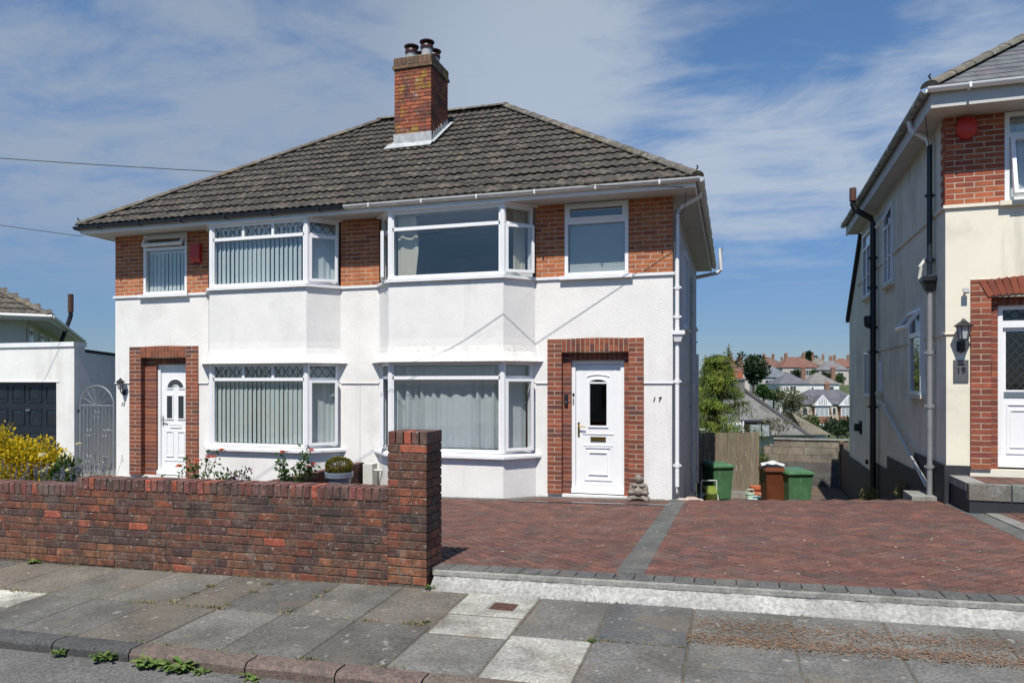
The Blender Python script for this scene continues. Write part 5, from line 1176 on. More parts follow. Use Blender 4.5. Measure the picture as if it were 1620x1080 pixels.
for (x, y, r) in ((.0, 0, .07), (.12, .05, .09), (-.06, .08, .06), (.22, .1, .06)):
    m = MB(); m.ball((x, y, r*.5), (r*1.4, r, r*.6), 7, 5); m.build('stone', surf('pale_stone', (.42, .33, .28), .95, .2, 9), rk)

# ------------------------------------------------------------------ passage: fence, block wall, bins, clutter
G0 = -1.32
fc = thing('board_fence', 'grey weathered vertical board fence behind the house', 'fence', (-.95, 20.3, -1.24))
x = .0; k = 0
while x < 1.52:
    w = .115; h = 1.62+.035*x+random.uniform(-.008, .008); b = .02 if x < .35 else (.20 if x < 1.15 else .13)
    piece('board', piece_mesh('front_board', w-.006, .018, round(h-b, 2), M_WOOD, .002), fc, (x+w/2, random.uniform(-.004, .004), b+(h-b)/2), (0, random.uniform(-.006, .006), 0), jit((.20, .165, .125), .14)); x += w; k += 1
for z in (.35, 1.35): m = MB(); m.box(0, 1.5, .012, .05, z, z+.07); o = m.build('rail', M_WOOD, fc); o.color = (.15, .125, .10, 1)
for xx in (1.46,): m = MB(); m.box(xx, xx+.09, .02, .11, -.4, 1.66); o = m.build('post', M_WOOD, fc); o.color = (.15, .125, .10, 1)
m = MB(); m.box(0.3, 1.5, -.02, .03, -.5, .10); m.build('gravel_board', M_CONC, fc)
bg_ = thing('leaning_gate', 'dark open timber gate leaning in the shade beside the fence', 'gate', (-.86, 18.6, -1.1)); 
for a, b in (((0, 0, 0), (.0, 1.6, 0)), ):
    for k in range(9): piece('board', piece_mesh('front_board', .12, .018, 1.55, M_WOOD, .002), bg_, (.03, .08+k*.13, .80), (0, 0, R(90)), jit((.10, .085, .065), .15))
    for z in (.2, 1.3): m = MB(); m.box(.04, .07, .0, 1.2, z, z+.09); o = m.build('rail', M_WOOD, bg_); o.color = (.09, .075, .06, 1)
    m = MB(); m.prism([(.071, .05, .25), (.071, .15, .25), (.071, 1.15, 1.32), (.071, 1.05, 1.32)], (.02, 0, 0)); o = m.build('brace', M_WOOD, bg_); o.color = (.09, .075, .06, 1)
# block wall
bw_ = thing('block_wall', 'grey concrete block wall at the end of the passage', 'wall', (.88, 23.2, -1.98))
m = MB(); m.box(.30, 2.34, .004, .2, -.3, 2.02); m.box(.0, .30, .004, .2, -.3, 1.82); m.box(-.55, .0, .004, .2, -.3, 1.2); m.build('mortar_core', M_OMORTAR, bw_)
for k in range(9):
    x0_ = -.56 if k < 5 else (.0 if k < 8 else .30); x = x0_; L = .44 if k % 2 == 0 else .22
    while x < 2.33:
        e = min(2.34, x+L); c = jit((.20, .175, .14), .12) if k > 5 else jit((.105, .105, .10), .15)
        piece('block', piece_mesh('front_block', round(e-x, 3), .1, .215, M_BLOCK, .006), bw_, ((x+e)/2, .05, .225*k+.1125), (0, 0, 0), c); x = e+.01; L = .44
m = MB(); m.box(.28, 2.36, -.03, .23, 2.021, 2.06); m.build('coping', M_CONC, bw_)
pst = MB(); pst.box(0, .10, 0, .10, 0, 2.05); o = pst.build('fence_post', M_WOOD, None, 'weathered timber post at the right end of the block wall', 'post'); o.location = (2.95, 22.9, -2.0); o.color = (.16, .11, .07, 1)
m = MB(); m.box(0, .06, 0, 2.0, 0, 1.95); o = m.build('side_fence', M_WOOD, None, 'dark fence panel seen edge on beside the cream house', 'fence'); o.location = (2.98, 20.9, -2.1); o.color = (.12, .085, .06, 1)
def bin_(loc, rz, label, mat, lidmat, h=1.0, w=.55, d=.66, wheels=True):
    t = thing('wheelie_bin', label, 'bin', loc, rz, 'wheelie bins between the houses'); m = MB(); a, b, c, e = w*.40, w*.48, d*.38, d*.48
    m.add([(-a, -c, .05), (a, -c, .05), (a, c, .05), (-a, c, .05), (-b, -e, h*.9), (b, -e, h*.9), (b, e, h*.9), (-b, e, h*.9)], [(0,3,2,1),(0,1,5,4),(1,2,6,5),(2,3,7,6),(3,0,4,7)])
    m.box(-b-.015, b+.015, -e-.015, e+.015, h*.875, h*.90); m.box(-w*.3, w*.3, -e*.93-.004, -e*.8, h*.15, h*.62); m.build('body', mat, t)
    l = MB(); l.add([(-b-.03, -e-.04, h*.905), (b+.03, -e-.04, h*.905), (b+.03, e+.03, h*.905), (-b-.03, e+.03, h*.905), (-b-.02, -e-.03, h*.94), (b+.02, -e-.03, h*.94), (b+.02, e+.02, h*.96), (-b-.02, e+.02, h*.96), (-b*.8, -e*.8, h*.985), (b*.8, -e*.8, h*.985), (b*.8, e*.85, h), (-b*.8, e*.85, h)], [(0,3,2,1),(0,1,5,4),(1,2,6,5),(2,3,7,6),(3,0,4,7),(4,5,9,8),(5,6,10,9),(6,7,11,10),(7,4,8,11),(8,9,10,11)]); l.build('lid', lidmat, t)
    hd = MB(); hd.tube([(-b, e+.08, h*.9), (b, e+.08, h*.9)], .018, 6); hd.box(-b, -b+.03, e, e+.08, h*.88, h*.92); hd.box(b-.03, b, e, e+.08, h*.88, h*.92); hd.build('handle', lidmat, t)
    for sg in (-1, 1): q = MB(); q.tube([(sg*(a-.02), c+.03, .1), (sg*(a+.04), c+.03, .1)], .1, 14); q.build('wheel', M_BLACK, t)
    return t
p = at(1135, 790, 18.3); bin_((p.x, p.y, zpath(p.x, p.y)+.03), R(28), 'green wheelie bin beside the wall of number 17, nearest the fence', M_BIN, M_BIN, 1.03)
p = at(1222, 790, 16.6); b1 = bin_((p.x, p.y, zpath(p.x, p.y)), R(14), 'brown wheelie bin marked with a white 9', M_BINB, M_BINB, 1.05, .44, .55)
p2 = at(1257, 790, 16.4); bin_((p2.x, p2.y, zpath(p2.x, p2.y)), R(20), 'green wheelie bin standing right of the brown bin', M_BIN, M_BIN, 1.0, .58, .66)
piece('numeral', text_mesh('9', .17, surf('white_paint', (.75, .75, .72), .7, .05), 0, .003, .004), b1, (-.085, -.232, .62), (R(90-4), 0, 0))
m = MB(); n = 9; vs = []
for i in range(n):
    for j in range(n): xx, yy = (i/(n-1)-.5)*.5, (j/(n-1)-.5)*.4; vs.append((xx, yy, .09*math.exp(-(xx*xx+yy*yy)*18)+random.uniform(0, .035)))
m.add(vs, [(i*n+j, (i+1)*n+j, (i+1)*n+j+1, i*n+j+1) for i in range(n-1) for j in range(n-1)]); o = m.build('plastic_sheet', surf('pale_sheet', (.62, .64, .64), .4, .1, 9), None, 'crumpled pale plastic sheet lying on the lid of the brown bin', 'plastic sheet', smooth=True); o.location = (p.x, p.y, zpath(p.x, p.y)+1.05)
p = at(1122, 790, 13.9); hr = thing('hose_reel', 'yellow green garden hose wound on a grey reel by the house wall', 'hose reel', (p.x, p.y, zpath(p.x, p.y)), R(20))
m = MB()
for k in range(7): m.tube([(-.10+k*.033, .15*math.cos(a), .24+.15*math.sin(a)) for a in [R(q) for q in range(0, 361, 24)]], .017, 6, cap=False)
m.build('hose', surf('hose', (.16, .22, .03), .5, .1, 9), hr, smooth=True); m = MB()
for sg in (-1, 1): m.tube([(sg*.15, -.16, 0), (sg*.15, 0, .26), (sg*.15, .02, .50), (sg*.15, .16, 0)][:3], .012, 6); m.tube([(sg*.15, .16, 0), (sg*.15, 0, .26)], .012, 6)
m.tube([(-.15, .02, .5), (.15, .02, .5)], .014, 6); m.tube([(-.15, 0, .24), (.15, 0, .24)], .03, 8); m.build('frame', surf('reel_grey', (.5, .5, .5), .4, .05), hr)
def pot_thing(u, v, Z, label, mat, r, h, nm='plant_pot'):
    p = at(u, v, Z); t = thing(nm, label, 'plant pot', (p.x, p.y, zpath(p.x, p.y))); m = MB(); m.lathe([(r*.7, 0), (r*.95, h*.8), (r*1.08, h*.82), (r*1.08, h), (r*.9, h)], (0, 0, 0), 18); m.build('body', mat, t, smooth=True); m = MB(); m.lathe([(r*.9, h*.93), (.01, h*.95)], (0, 0, 0), 12); m.build('compost', M_SOIL, t); return t, p
M_TEAL = surf('teal_plastic', (.02, .12, .12), .4, .1); M_PANE = surf('far_bright_pane', (.36, .40, .42), .2, .1); M_SKY = surf('pale_blue_plastic', (.35, .48, .52), .4, .1); M_MINT = surf('mint_plastic', (.40, .52, .40), .4, .1)
pot_thing(1199, 785, 18.2, 'orange terracotta pot on the ground left of the brown bin', M_TERRA, .17, .30)
tp, pp = pot_thing(1197, 785, 18.6, 'tall terracotta pot with a leafy climber behind the orange pot', M_TERRA, .16, .42)
for (u, Z, lab, mt, sx_, h) in ((1194, 17.7, 'pale blue plastic tub in front of the orange pot', M_SKY, .16, .24), (1187, 17.8, 'mint green plastic bottle crate beside the fence foot', M_MINT, .10, .36), (1206, 17.5, 'teal plastic watering can beside the brown bin', M_TEAL, .11, .30)):
    p = at(u, 790, Z); t = thing('garden_tub', lab, 'tub', (p.x, p.y, zpath(p.x, p.y))); m = MB(); m.lathe([(sx_*.8, 0), (sx_, h*.9), (sx_*1.1, h*.92), (sx_*1.1, h), (sx_*.9, h)], (0, 0, 0), 12); m.build('body', mt, t, smooth=True); m = MB(); m.tube([(-sx_, 0, h), (-sx_*.6, 0, h*1.25), (sx_*.6, 0, h*1.25), (sx_, 0, h)], .012, 6); m.build('handle', mt, t)
p = at(1202, 700, 21.5); bush('climbing_shrub', 'dense green climber between the fence and the block wall', 'shrub', (p.x, p.y, -1.7), (.34, .34, .95), 2600, .07, GRN+[(.10, .12, .04), (.14, .15, .05)], .4, 14)
p = at(1214, 690, 22.5); bush('climbing_shrub', 'brownish twiggy climber above the end of the block wall', 'shrub', (p.x, p.y, -1.3), (.36, .3, .8), 900, .07, [(.12, .11, .06), (.09, .10, .04), (.16, .12, .08)], .3, 9)
p = at(1308, 690, 27); bush('conifer_bush', 'small bright green conical bush above the block wall', 'shrub', (p.x, p.y, -1.9), (.3, .3, 1.0), 1300, .07, [(.10, .17, .02), (.14, .21, .03), (.07, .12, .02)], .4, 12)
p = at(1396, 786, 11.6)
for (u, Z, lab) in ((1392, 13.0, 'scrubby yellow green weed at the foot of the black soil pipe'), (1452, 11.9, 'small weed growing round the concrete pipe base')):
    p = at(u, 786, Z); bush('weed_clump', lab, 'weed', (p.x-.15, p.y, zpath(2.4, p.y)), (.28, .15, .30), 380, .05, [(.16, .17, .04), (.22, .19, .07), (.10, .12, .03)], .1, 6)

# ------------------------------------------------------------------ garage, gate and bungalow at the left
ga = thing('garage', 'white rendered flat topped garage with a dark panelled door', 'garage', (-12.6, 11.35, -.15))
m = MB(); m.box(-.46, 0, 0, .25, -.3, 2.61); m.box(-3.6, -.4605, .001, .25, 1.91, 2.609); m.box(-3.6, -2.77, 0.0005, .25, -.3, 1.9095); m.build('front_wall', M_WHITE, ga)
m = MB(); m.box(-3.62, .02, -.03, .28, 2.61, 2.70); m.build('parapet_coping', M_TRIM, ga)
m = MB(); m.box(-3.6, .02-.4, -.012, .03, 1.895, 1.925); m.build('lintel', M_TRIM, ga)
m = MB(); m.prism([(-.2, .2505, -.6), (-.2, .2505, 2.50), (-.2, 4.0, 2.25), (-.2, 4.0, -.6)], (.2, 0, 0)); m.build('side_wall', M_WHITE, ga); m = MB(); m.prism([(-3.6, .251, 2.50), (-3.6, .251, 2.56), (-3.6, 4.1, 2.31), (-3.6, 4.1, 2.25)], (3.62, 0, 0)); m.build('flat_roof', M_BLACK, ga)
m = MB(); m.box(-2.77, -.46, .10, .14, -.05, 1.91); gd = m.build('garage_door', M_GDOOR, ga)
for i in range(5):
    for j in range(4):
        xa = -2.74+i*.46; za = .0+j*.475; p_ = MB(); ring_panel(p_, xa+.04, xa+.40, za+.05, za+.41, .10, .035, .012); p_.add([(xa+.10, .099, za+.11), (xa+.34, .099, za+.11), (xa+.34, .099, za+.35), (xa+.10, .099, za+.35), (xa+.13, .088, za+.14), (xa+.31, .088, za+.14), (xa+.31, .088, za+.32), (xa+.13, .088, za+.32)], [(0,1,5,4),(1,2,6,5),(2,3,7,6),(3,0,4,7),(4,5,6,7)]); p_.build('door_panel', M_GDOOR, gd)
m = MB(); m.box(-1.36, -1.24, .06, .1, 1.30, 1.34); m.build('handle', M_CHROME, gd)
gt = thing('iron_gate', 'grey wrought iron garden gate with arched sunburst top beside the garage', 'gate', (-12.52, 11.42, -.08))
w = .84; hh = 1.36; m = MB(); m.tube([(0, 0, .03), (0, 0, hh)], .016, 6); m.tube([(w, 0, .03), (w, 0, hh)], .016, 6); m.tube([(0, 0, .05), (w, 0, .05)], .012, 6); m.tube([(0, 0, hh), (w, 0, hh)], .012, 6); m.tube([(w/2-w/2*math.cos(math.pi*k/18), 0, hh+w*.47*math.sin(math.pi*k/18)) for k in range(19)], .014, 6); m.build('gate_frame', M_GATE, gt, smooth=True)
for k in range(1, 9): b = MB(); b.tube([(w*k/9, 0, .05), (w*k/9, 0, hh)], .0075, 5); b.build('bar', M_GATE, gt)
for k in range(1, 7): a = math.pi*k/7; b = MB(); b.tube([(w/2-.05*math.cos(a), 0, hh+.03*math.sin(a)), (w/2-w*.49*math.cos(a), 0, hh+w*.46*math.sin(a))], .006, 5); b.build('ray_bar', M_GATE, gt)
for (cx_, cz_) in ((w*.5, 1.18), (w*.25, .82), (w*.75, .82), (w*.25, .30+.0), (w*.75, .30), (w*.5, .14)):
    b = MB()
    for sx_ in (-1, 1):
        for sz_ in (-1, 1): b.tube([(cx_+sx_*(.008+.03*(1-math.cos(a)))*1.0, -.004, cz_+sz_*(.02+.045*math.sin(a))) for a in [R(q) for q in range(0, 200, 25)]], .005, 4)
    b.build('scroll', M_GATE, gt)
m = MB(); m.tube([(w-.02, -.02, .86), (w-.13, -.03, .90)], .01, 5); m.build('latch', M_GATE, gt); m = MB(); m.box(-.05, .0, -.02, .02, .25, .30); m.box(-.05, .0, -.02, .02, 1.22, 1.27); m.build('hinge', M_BLACK, gt)
# hipped bungalow turned away from the street
bp = at(77, 500, 20.0); ang = R(-136)
ez = bp.z
bu = thing('bungalow', 'pale bungalow with brown tiled hip roof behind the garage', 'house', (bp.x, bp.y, ez), R(44))
# local: x = along its front to the right, y = back; the eaves corner is the origin
Lb, Db = 12.0, 13.0
m = MB(); m.box(-Lb+.6, -.65, .55, Db-.6, -4.5, -.06); m.build('wall', M_FARW, bu).color = (.62, .62, .58, 1)
m = MB(); rh = 3.4; m.add([(0, 0, 0), (-Lb, 0, 0), (-Lb, Db, 0), (0, Db, 0), (-Lb/2, Lb/2, rh), (-Lb/2, Db-Lb/2, rh)], [(0, 4, 1), (1, 4, 5, 2), (2, 5, 3), (3, 5, 4, 0), (0, 1, 2, 3)]); rb = m.build('roof', M_DECK, bu)
pit = math.atan2(rh, Lb/2); me_t = tile_mesh(M_TILE)
for k in range(0, 12):
    sd = k*GAUGE; a = sd*math.cos(pit); i = 0
    while True:
        xr = -a-(i+1)*TILE_W; i += 1
        if xr < -4.2 or xr < -Lb+a: break
        piece('tile', me_t, rb, (xr+.06, a-.02, sd*math.sin(pit)+.01), (pit, 0, 0), jit((.085, .075, .062), .18))
def capline(p, q, par):
    p, q = Vector(p), Vector(q); n = max(1, round((q-p).length/.44)); d_ = (q-p)/n
    m = MB(); seg = 8; vs = []
    for yy, rr_ in ((0, .11), (d_.length+.03, .10)):
        for k in range(seg+1): t = math.pi*k/seg; vs.append((rr_*1.15*math.cos(t), yy, rr_*.75*math.sin(t)-.02))
    m.add(vs, [(k, k+1, seg+2+k, seg+1+k) for k in range(seg)]+[tuple(range(seg+1))[::-1]]); me2 = m.mesh('hip_tile', M_RIDGE, smooth=True); rot = d_.to_track_quat('Y', 'Z').to_euler()
    for k in range(n): piece('hip_tile', me2, par, p+d_*k, rot, jit((.11, .098, .082), .18))
capline((.05, -.05, .03), (-Lb/2, Lb/2, rh+.05), rb)
m = MB(); m.box(-Lb, .03, -.03, .0, -.12, .02); m.box(.0, .03, .001, Db, -.1195, .0195); m.build('fascia', M_UPVC, bu); m = MB(); m.tube([(-Lb, -.09, -.02), (.09, -.09, -.02)], .06, 8); m.tube([(.09, -.09, -.02), (.09, Db, -.02)], .06, 8); m.build('gutter', M_UPVCD, bu)
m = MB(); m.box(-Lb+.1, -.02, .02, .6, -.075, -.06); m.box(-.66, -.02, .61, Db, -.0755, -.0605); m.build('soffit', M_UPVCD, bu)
for (ya, yb) in ((1.2, 2.2), (4.0, 4.9), (6.6, 7.6)):
    m = MB(); m.box(-.64, -.60, ya, yb, -1.25, -.25); w_ = m.build('window', M_UPVC, bu); m = MB(); m.box(-.60, -.59, ya+.07, (ya+yb)/2-.03, -1.18, -.32); m.box(-.60, -.59, (ya+yb)/2+.03, yb-.07, -1.18, -.32); m.build('pane', M_FARG, w_)
m = MB(); m.tube([(-.50, 4.6, -1.8), (.12, 4.9, .28), (.16, 4.9, .42), (.16, 4.9, 1.0)], .07, 8); m.build('soil_pipe', M_BLACK, bu); m = MB(); m.tube([(.16, 4.9, .55), (.16, 4.9, 1.15)], .085, 8); m.build('vent_cowl', M_RUST, bu)

# ------------------------------------------------------------------ overhead cables
def cable(p, q, sag, label):
    p, q = Vector(p), Vector(q); m = MB(); m.tube([p.lerp(q, t/24)-Vector((0, 0, sag*4*(t/24)*(1-t/24))) for t in range(25)], .0055, 5); return m.build('telephone_cable', M_CABLE, None, label, 'cable', 'overhead cables', smooth=True)
cable((-.60, 10.98, 4.60), (-18.6, 3.8, 5.55), .30, 'thin dark overhead cable crossing the roof to the right-hand eaves')
cable((-12.0, 11.0, 4.55), (-18.6, 3.8, 5.5), .12, 'short thin overhead cable ending at the left-hand eaves')

# ------------------------------------------------------------------ the hillside behind
def far_house(name, label, u, vb, Z, w, d, h, rh, wall, roofc, rz=0, wins=(), chim=((.5, .5),), group='houses on the far hillside', hip=True, over=.3):
    p = at(u, vb, Z); t = thing(name, label, 'house', p, TH+rz, group)
    m = MB(); m.box(-w/2, w/2, 0, d, -4, h); m.build('wall', M_FARW, t).color = (*wall, 1)
    m = MB(); a = w/2+over; r_ = min(d/2+over, a*.95)
    rx = a-r_ if hip else a
    m.add([(-a, -over, h), (a, -over, h), (a, d+over, h), (-a, d+over, h), (-rx, d/2, h+rh), (rx, d/2, h+rh)], [(0, 1, 5, 4), (1, 2, 5), (2, 3, 4, 5), (3, 0, 4), (3, 2, 1, 0)]); rf = m.build('roof', M_FARR, t); rf.color = (*roofc, 1)
    for (cx_, cy_) in chim:
        m = MB(); x_ = -w/2+w*cx_; y_ = d*cy_; m.box(x_-.45, x_+.45, y_-.3, y_+.3, h+rh*.35, h+rh+.9); m.box(x_-.5, x_+.5, y_-.35, y_+.35, h+rh+.9, h+rh+1.05); c = m.build('chimney', M_FARW, rf); c.color = (.22, .13, .09, 1)
        for k in (-.25, .25): q = MB(); q.lathe([(.13, h+rh+1.0), (.11, h+rh+1.5)], (x_+k, y_, 0), 8); o = q.build('chimney_pot', M_TERRA, rf)
    for (x0_, x1_, z0_, z1_) in wins:
        m = MB(); m.box(x0_, x1_, -.05, .04, z0_, z1_); f = m.build('window', M_UPVC, t); g_ = MB(); n = max(1, round((x1_-x0_)/.8)); s_ = (x1_-x0_-.1)/n
        for k in range(n): g_ = MB(); g_.box(x0_+.05+s_*k+.04, x0_+.05+s_*(k+1)-.04, -.07, -.05, z0_+.09, z1_-.09); g_.build('pane', M_FARG, f)
    return t
REDR = (.165, .083, .062); BRNR = (.13, .085, .068); GRYR = (.14, .145, .155)
far_house('far_house', 'white two storey house with dark grey roof on the slope below', 1257, 646, 165, 6.7, 8, 5.6, 2.6, (.66, .66, .62), (.11, .115, .13), 0, [(-1.1, .4, 3.9, 5.2), (-2.0, -1.5, 4.0, 5.1), (-1.2, .6, 1.0, 2.4)], ((.98, .4),))
far_house('far_house', 'white two storey house with paler weathered roof and skylight', 1304, 646, 166, 6.8, 8, 5.6, 2.7, (.74, .74, .72), (.17, .165, .155), 0, [(.2, 2.2, 3.9, 5.1), (-3.0, -2.4, 2.6, 5.0)], ((.95, .3),))
# gabled bay semis
def gable_semi(u, vb, Z):
    t = far_house('far_house', 'pair of red brick houses with small white gables over bay windows', u, vb, Z, 13.5, 7.5, 5.4, 2.9, (.42, .36, .28), (.10, .105, .12), R(4), [(-6.2, -5.1, 3.3, 4.8), (-.2, .6, 3.3, 4.8)], ((.55, .5),))
    for cx_ in (-2.6, 2.6):
        m = MB(); m.box(cx_-1.5, cx_+1.5, -.7, .1, -1.5, 5.2); b = m.build('bay', M_FARW, t); b.color = (.27, .13, .085, 1)
        m = MB(); m.prism([(cx_-1.9, -1.0, 5.2), (cx_+1.9, -1.0, 5.2), (cx_, -1.0, 7.2)], (0, 3.5, 0)); g = m.build('gable_roof', M_FARR, t); g.color = (.10, .105, .12, 1)
        m = MB(); m.prism([(cx_-2.0, -1.04, 5.15), (cx_-1.75, -1.04, 5.15), (cx_, -1.04, 7.0), (cx_+1.75, -1.04, 5.15), (cx_+2.0, -1.04, 5.15), (cx_, -1.04, 7.3)], (0, .08, 0)); m.box(cx_-1.9, cx_+1.9, -1.03, -.98, 5.15, 5.3); m.build('bargeboard', M_UPVC, g)
        m = MB(); m.prism([(cx_-1.7, -1.01, 5.2), (cx_+1.7, -1.01, 5.2), (cx_, -1.01, 7.0)], (0, .006, 0)); m.build('gable_panel', M_UPVC, g)
        for k in (-.7, -.35, 0, .35, .7): m = MB(); m.box(cx_+k-.05, cx_+k+.05, -1.03, -1.012, 5.3, 6.85-abs(k)*1.05); m.build('timber', M_BLACK, g)
        for (za, zb) in ((3.1, 4.9), (-.2, 1.7)):
            m = MB(); m.box(cx_-1.4, cx_+1.4, -.76, -.6, za, zb); f = m.build('window', M_UPVC, t)
            for k in range(3): g_ = MB(); g_.box(cx_-1.3+k*.88, cx_-1.3+k*.88+.78, -.79, -.76, za+.15, zb-.15); g_.build('pane', M_PANE, f)
gable_semi(1318, 683, 142)
# nearer bungalow with a broad grey roof
nb_ = at(1214, 689, 62); t = thing('far_bungalow', 'bungalow with broad lichened grey roof just beyond the garden', 'house', nb_, TH)
m = MB(); m.box(-4.2, 5.0, 0, 8, -3, .1); m.build('wall', M_FARW, t).color = (.55, .50, .46, 1)
m = MB(); m.add([(-1.2, -.5, .1), (3.3, -.5, .1), (-1.4, 4.5, 4.3), (-4.5, -.3, 1.3), (-4.6, 4.5, 3.2)], [(0, 1, 2), (0, 2, 3), (3, 2, 4)]); m.add([(3.3, -.5, .1), (4.0, 9, .1), (-1.4, 4.5, 4.3)], [(0, 1, 2)]); m.build('roof', M_BUNG, t)
m = MB(); m.add([(3.2, -.2, .1), (5.4, -.2, .1), (5.4, 6, .1), (3.2, 3, 1.9), (3.6, 6, 1.9)], [(0, 1, 3), (1, 2, 4, 3)]); m.build('side_roof', M_FARR, t).color = (.15, .135, .10, 1)
m = MB(); m.prism([(3.2, -.62, -.05), (3.55, -.62, -.05), (-1.2, 4.4, 4.35), (-1.45, 4.4, 4.35)], (0, 0, .16)); m.build('verge', M_FARR, t).color = (.06, .06, .065, 1)
m = MB(); m.box(-1.9, -.9, 3.2, 4.2, 2.2, 4.75); m.box(-2.0, -.8, 3.1, 4.3, 4.75, 4.95); c = m.build('chimney', M_BUNG, t)
for k in (-1.7, -1.35, -1.05): q = MB(); q.lathe([(.16, 4.9), (.13, 5.5)], (k, 3.7, 0), 8); q.build('chimney_pot', M_TERRA, c)
m = MB(); m.box(-1.95, -.1, -1.0, 1.5, -.05, 1.2); d_ = m.build('dormer', M_DARKPAINT, t); m = MB(); m.box(-1.8, -.9, -1.02, -1.005, .05, 1.0); m.box(-.8, -.2, -1.02, -1.005, .05, 1.0); m.build('pane', M_PANE, d_); m = MB(); m.box(-2.1, .0, -1.1, 1.6, 1.2, 1.32); m.build('dormer_roof', M_DARKPAINT, d_)
m = MB(); m.box(-4.1, -2.5, -.9, 0, -.2, 1.15); w_ = m.build('window', M_UPVC, t); m = MB(); m.box(-3.95, -3.35, -.92, -.905, -.05, 1.0); m.box(-3.25, -2.65, -.92, -.905, -.05, 1.0); m.build('pane', M_PANE, w_); m = MB(); m.tube([(-2.35, -.95, -.3), (-2.35, -.95, 1.3)], .07, 6); m.build('downpipe', M_UPVC, t); m = MB(); m.tube([(3.45, -.65, -1.5), (3.45, -.65, .1)], .22, 6); m.build('corner_post', M_DARKPAINT, t)
m = MB(); m.tube([(-2.2, 3.9, 4.0), (-2.2, 3.9, 7.6)], .06, 5); m.box(-2.7, -1.7, 3.88, 3.92, 7.2, 7.25); m.build('aerial', M_GREY, t)
# red roofed rows up the hill
row = [('red tiled house on the hill left of the mast', 1163, 592, 230, 9, REDR), ('brown roofed house on the skyline behind the dark tree', 1186, 588, 262, 9, BRNR), ('red roofed house on the hill behind the grey hip roof', 1212, 588, 255, 10, REDR),
    ('brown roofed house with two chimneys on the skyline', 1226, 584, 285, 9, BRNR), ('dull red house on the skyline above the blue grey roof', 1241, 585, 290, 8, (.16, .08, .065)), ('broad red roofed house above the white houses', 1266, 590, 235, 12, REDR),
    ('brown house at the top of the hill by a pale gable', 1283, 582, 275, 9, BRNR), ('small grey roofed house on the skyline near the round tree', 1297, 582, 300, 8, (.17, .15, .13)), ('red pyramid roofed house at the right of the hill', 1318, 592, 215, 8.5, REDR), ('red roofed house on the hill beside the tall wall of number 19', 1334, 585, 260, 9, (.17, .083, .062)), ('brown house half hidden by the conifer on the hill', 1140, 592, 250, 9, BRNR), ('red roofed house low on the hill by the conifer', 1176, 596, 205, 7, (.16, .085, .065))]
for k, (lab, u, v, Z, w, rc) in enumerate(row):
    far_house('hill_house', lab, u, v+7+random.uniform(-2, 2), Z, w, 7.5, 3.0, random.uniform(2.6, 3.6), jit((.52, .49, .44) if k % 3 else (.36, .24, .18), .15), rc if k % 4 else (.15, .15, .155), R(random.uniform(-25, 25)), [(-w*.3, -w*.05, .4, 2.2), (w*.1, w*.35, .4, 2.2)], ((.25, .5), (.75, .5)) if k % 2 else ((.5, .5),))
far_house('far_house', 'blue grey hip roofed house in the middle of the slope', 1226, 612, 180, 8.0, 7, 2.4, 2.9, (.40, .38, .36), (.13, .145, .165), 0, [(-2.5, -.5, .3, 1.8), (.8, 2.8, .3, 1.8)], ())
def far_tree(u, v, Z, rad, n, size, cols, label, trunk=.2, seedup=0):
    p = at(u, v, Z); t = thing('broadleaf_tree', label, 'tree', p); m = MB()
    for k in range(16): a = random.uniform(0, 6.28); q = random.uniform(0, .75); c = (rad[0]*q*math.cos(a), rad[1]*q*math.sin(a), rad[2]*random.uniform(.5, 1.7)); leaves(m, n//16, shell_pos(c, [r*random.uniform(.25, .5) for r in rad], .5), size, cols, .2, .7)
    m.build('crown', M_FOL, t, attr=True); m = MB(); m.tube([(0, 0, -4), (0, 0, rad[2]*.5), (.1, .1, rad[2]*1.3)], [trunk, trunk*.7, trunk*.25], 7)
    for k in range(5): a = k*1.3; m.tube([(0, 0, rad[2]*.45), (rad[0]*.5*math.cos(a), rad[1]*.5*math.sin(a), rad[2]*1.1)], [trunk*.5, trunk*.15], 5)
    m.build('trunk', M_BARK, t)
DGR = [(.025, .05, .022), (.035, .065, .025), (.045, .075, .03)]
far_tree(1192, 615, 120, (2.6, 2.6, 2.8), 2600, .45, DGR, 'dark green round tree behind the bungalow chimney')
far_tree(1208, 630, 110, (1.2, 1.2, 1.0), 1500, .40, GRN, 'green tree beside the grey roof slope')
far_tree(1224, 634, 118, (1.7, 1.6, .8), 1600, .40, DGR, 'low dark tree in front of the blue grey house')
far_tree(1254, 668, 85, (2.4, 2.2, 2.3), 2000, .22, [(.11, .13, .05), (.09, .11, .04), (.15, .16, .08)], 'pale loose tree before the white houses', .12)
far_tree(1280, 578, 320, (4.5, 4, 3), 1500, .8, DGR, 'round dark tree on the skyline')
far_tree(1265, 690, 78, (1.8, 1.6, 1.2), 1200, .2, [(.10, .12, .05), (.07, .09, .03)], 'olive bush at the end of the grey roof', .08)
far_tree(1232, 690, 48, (1.6, 1.0, .7), 500, .12, [(.15, .12, .08), (.11, .11, .05)], 'brown twiggy shrub before the grey bungalow', .04)
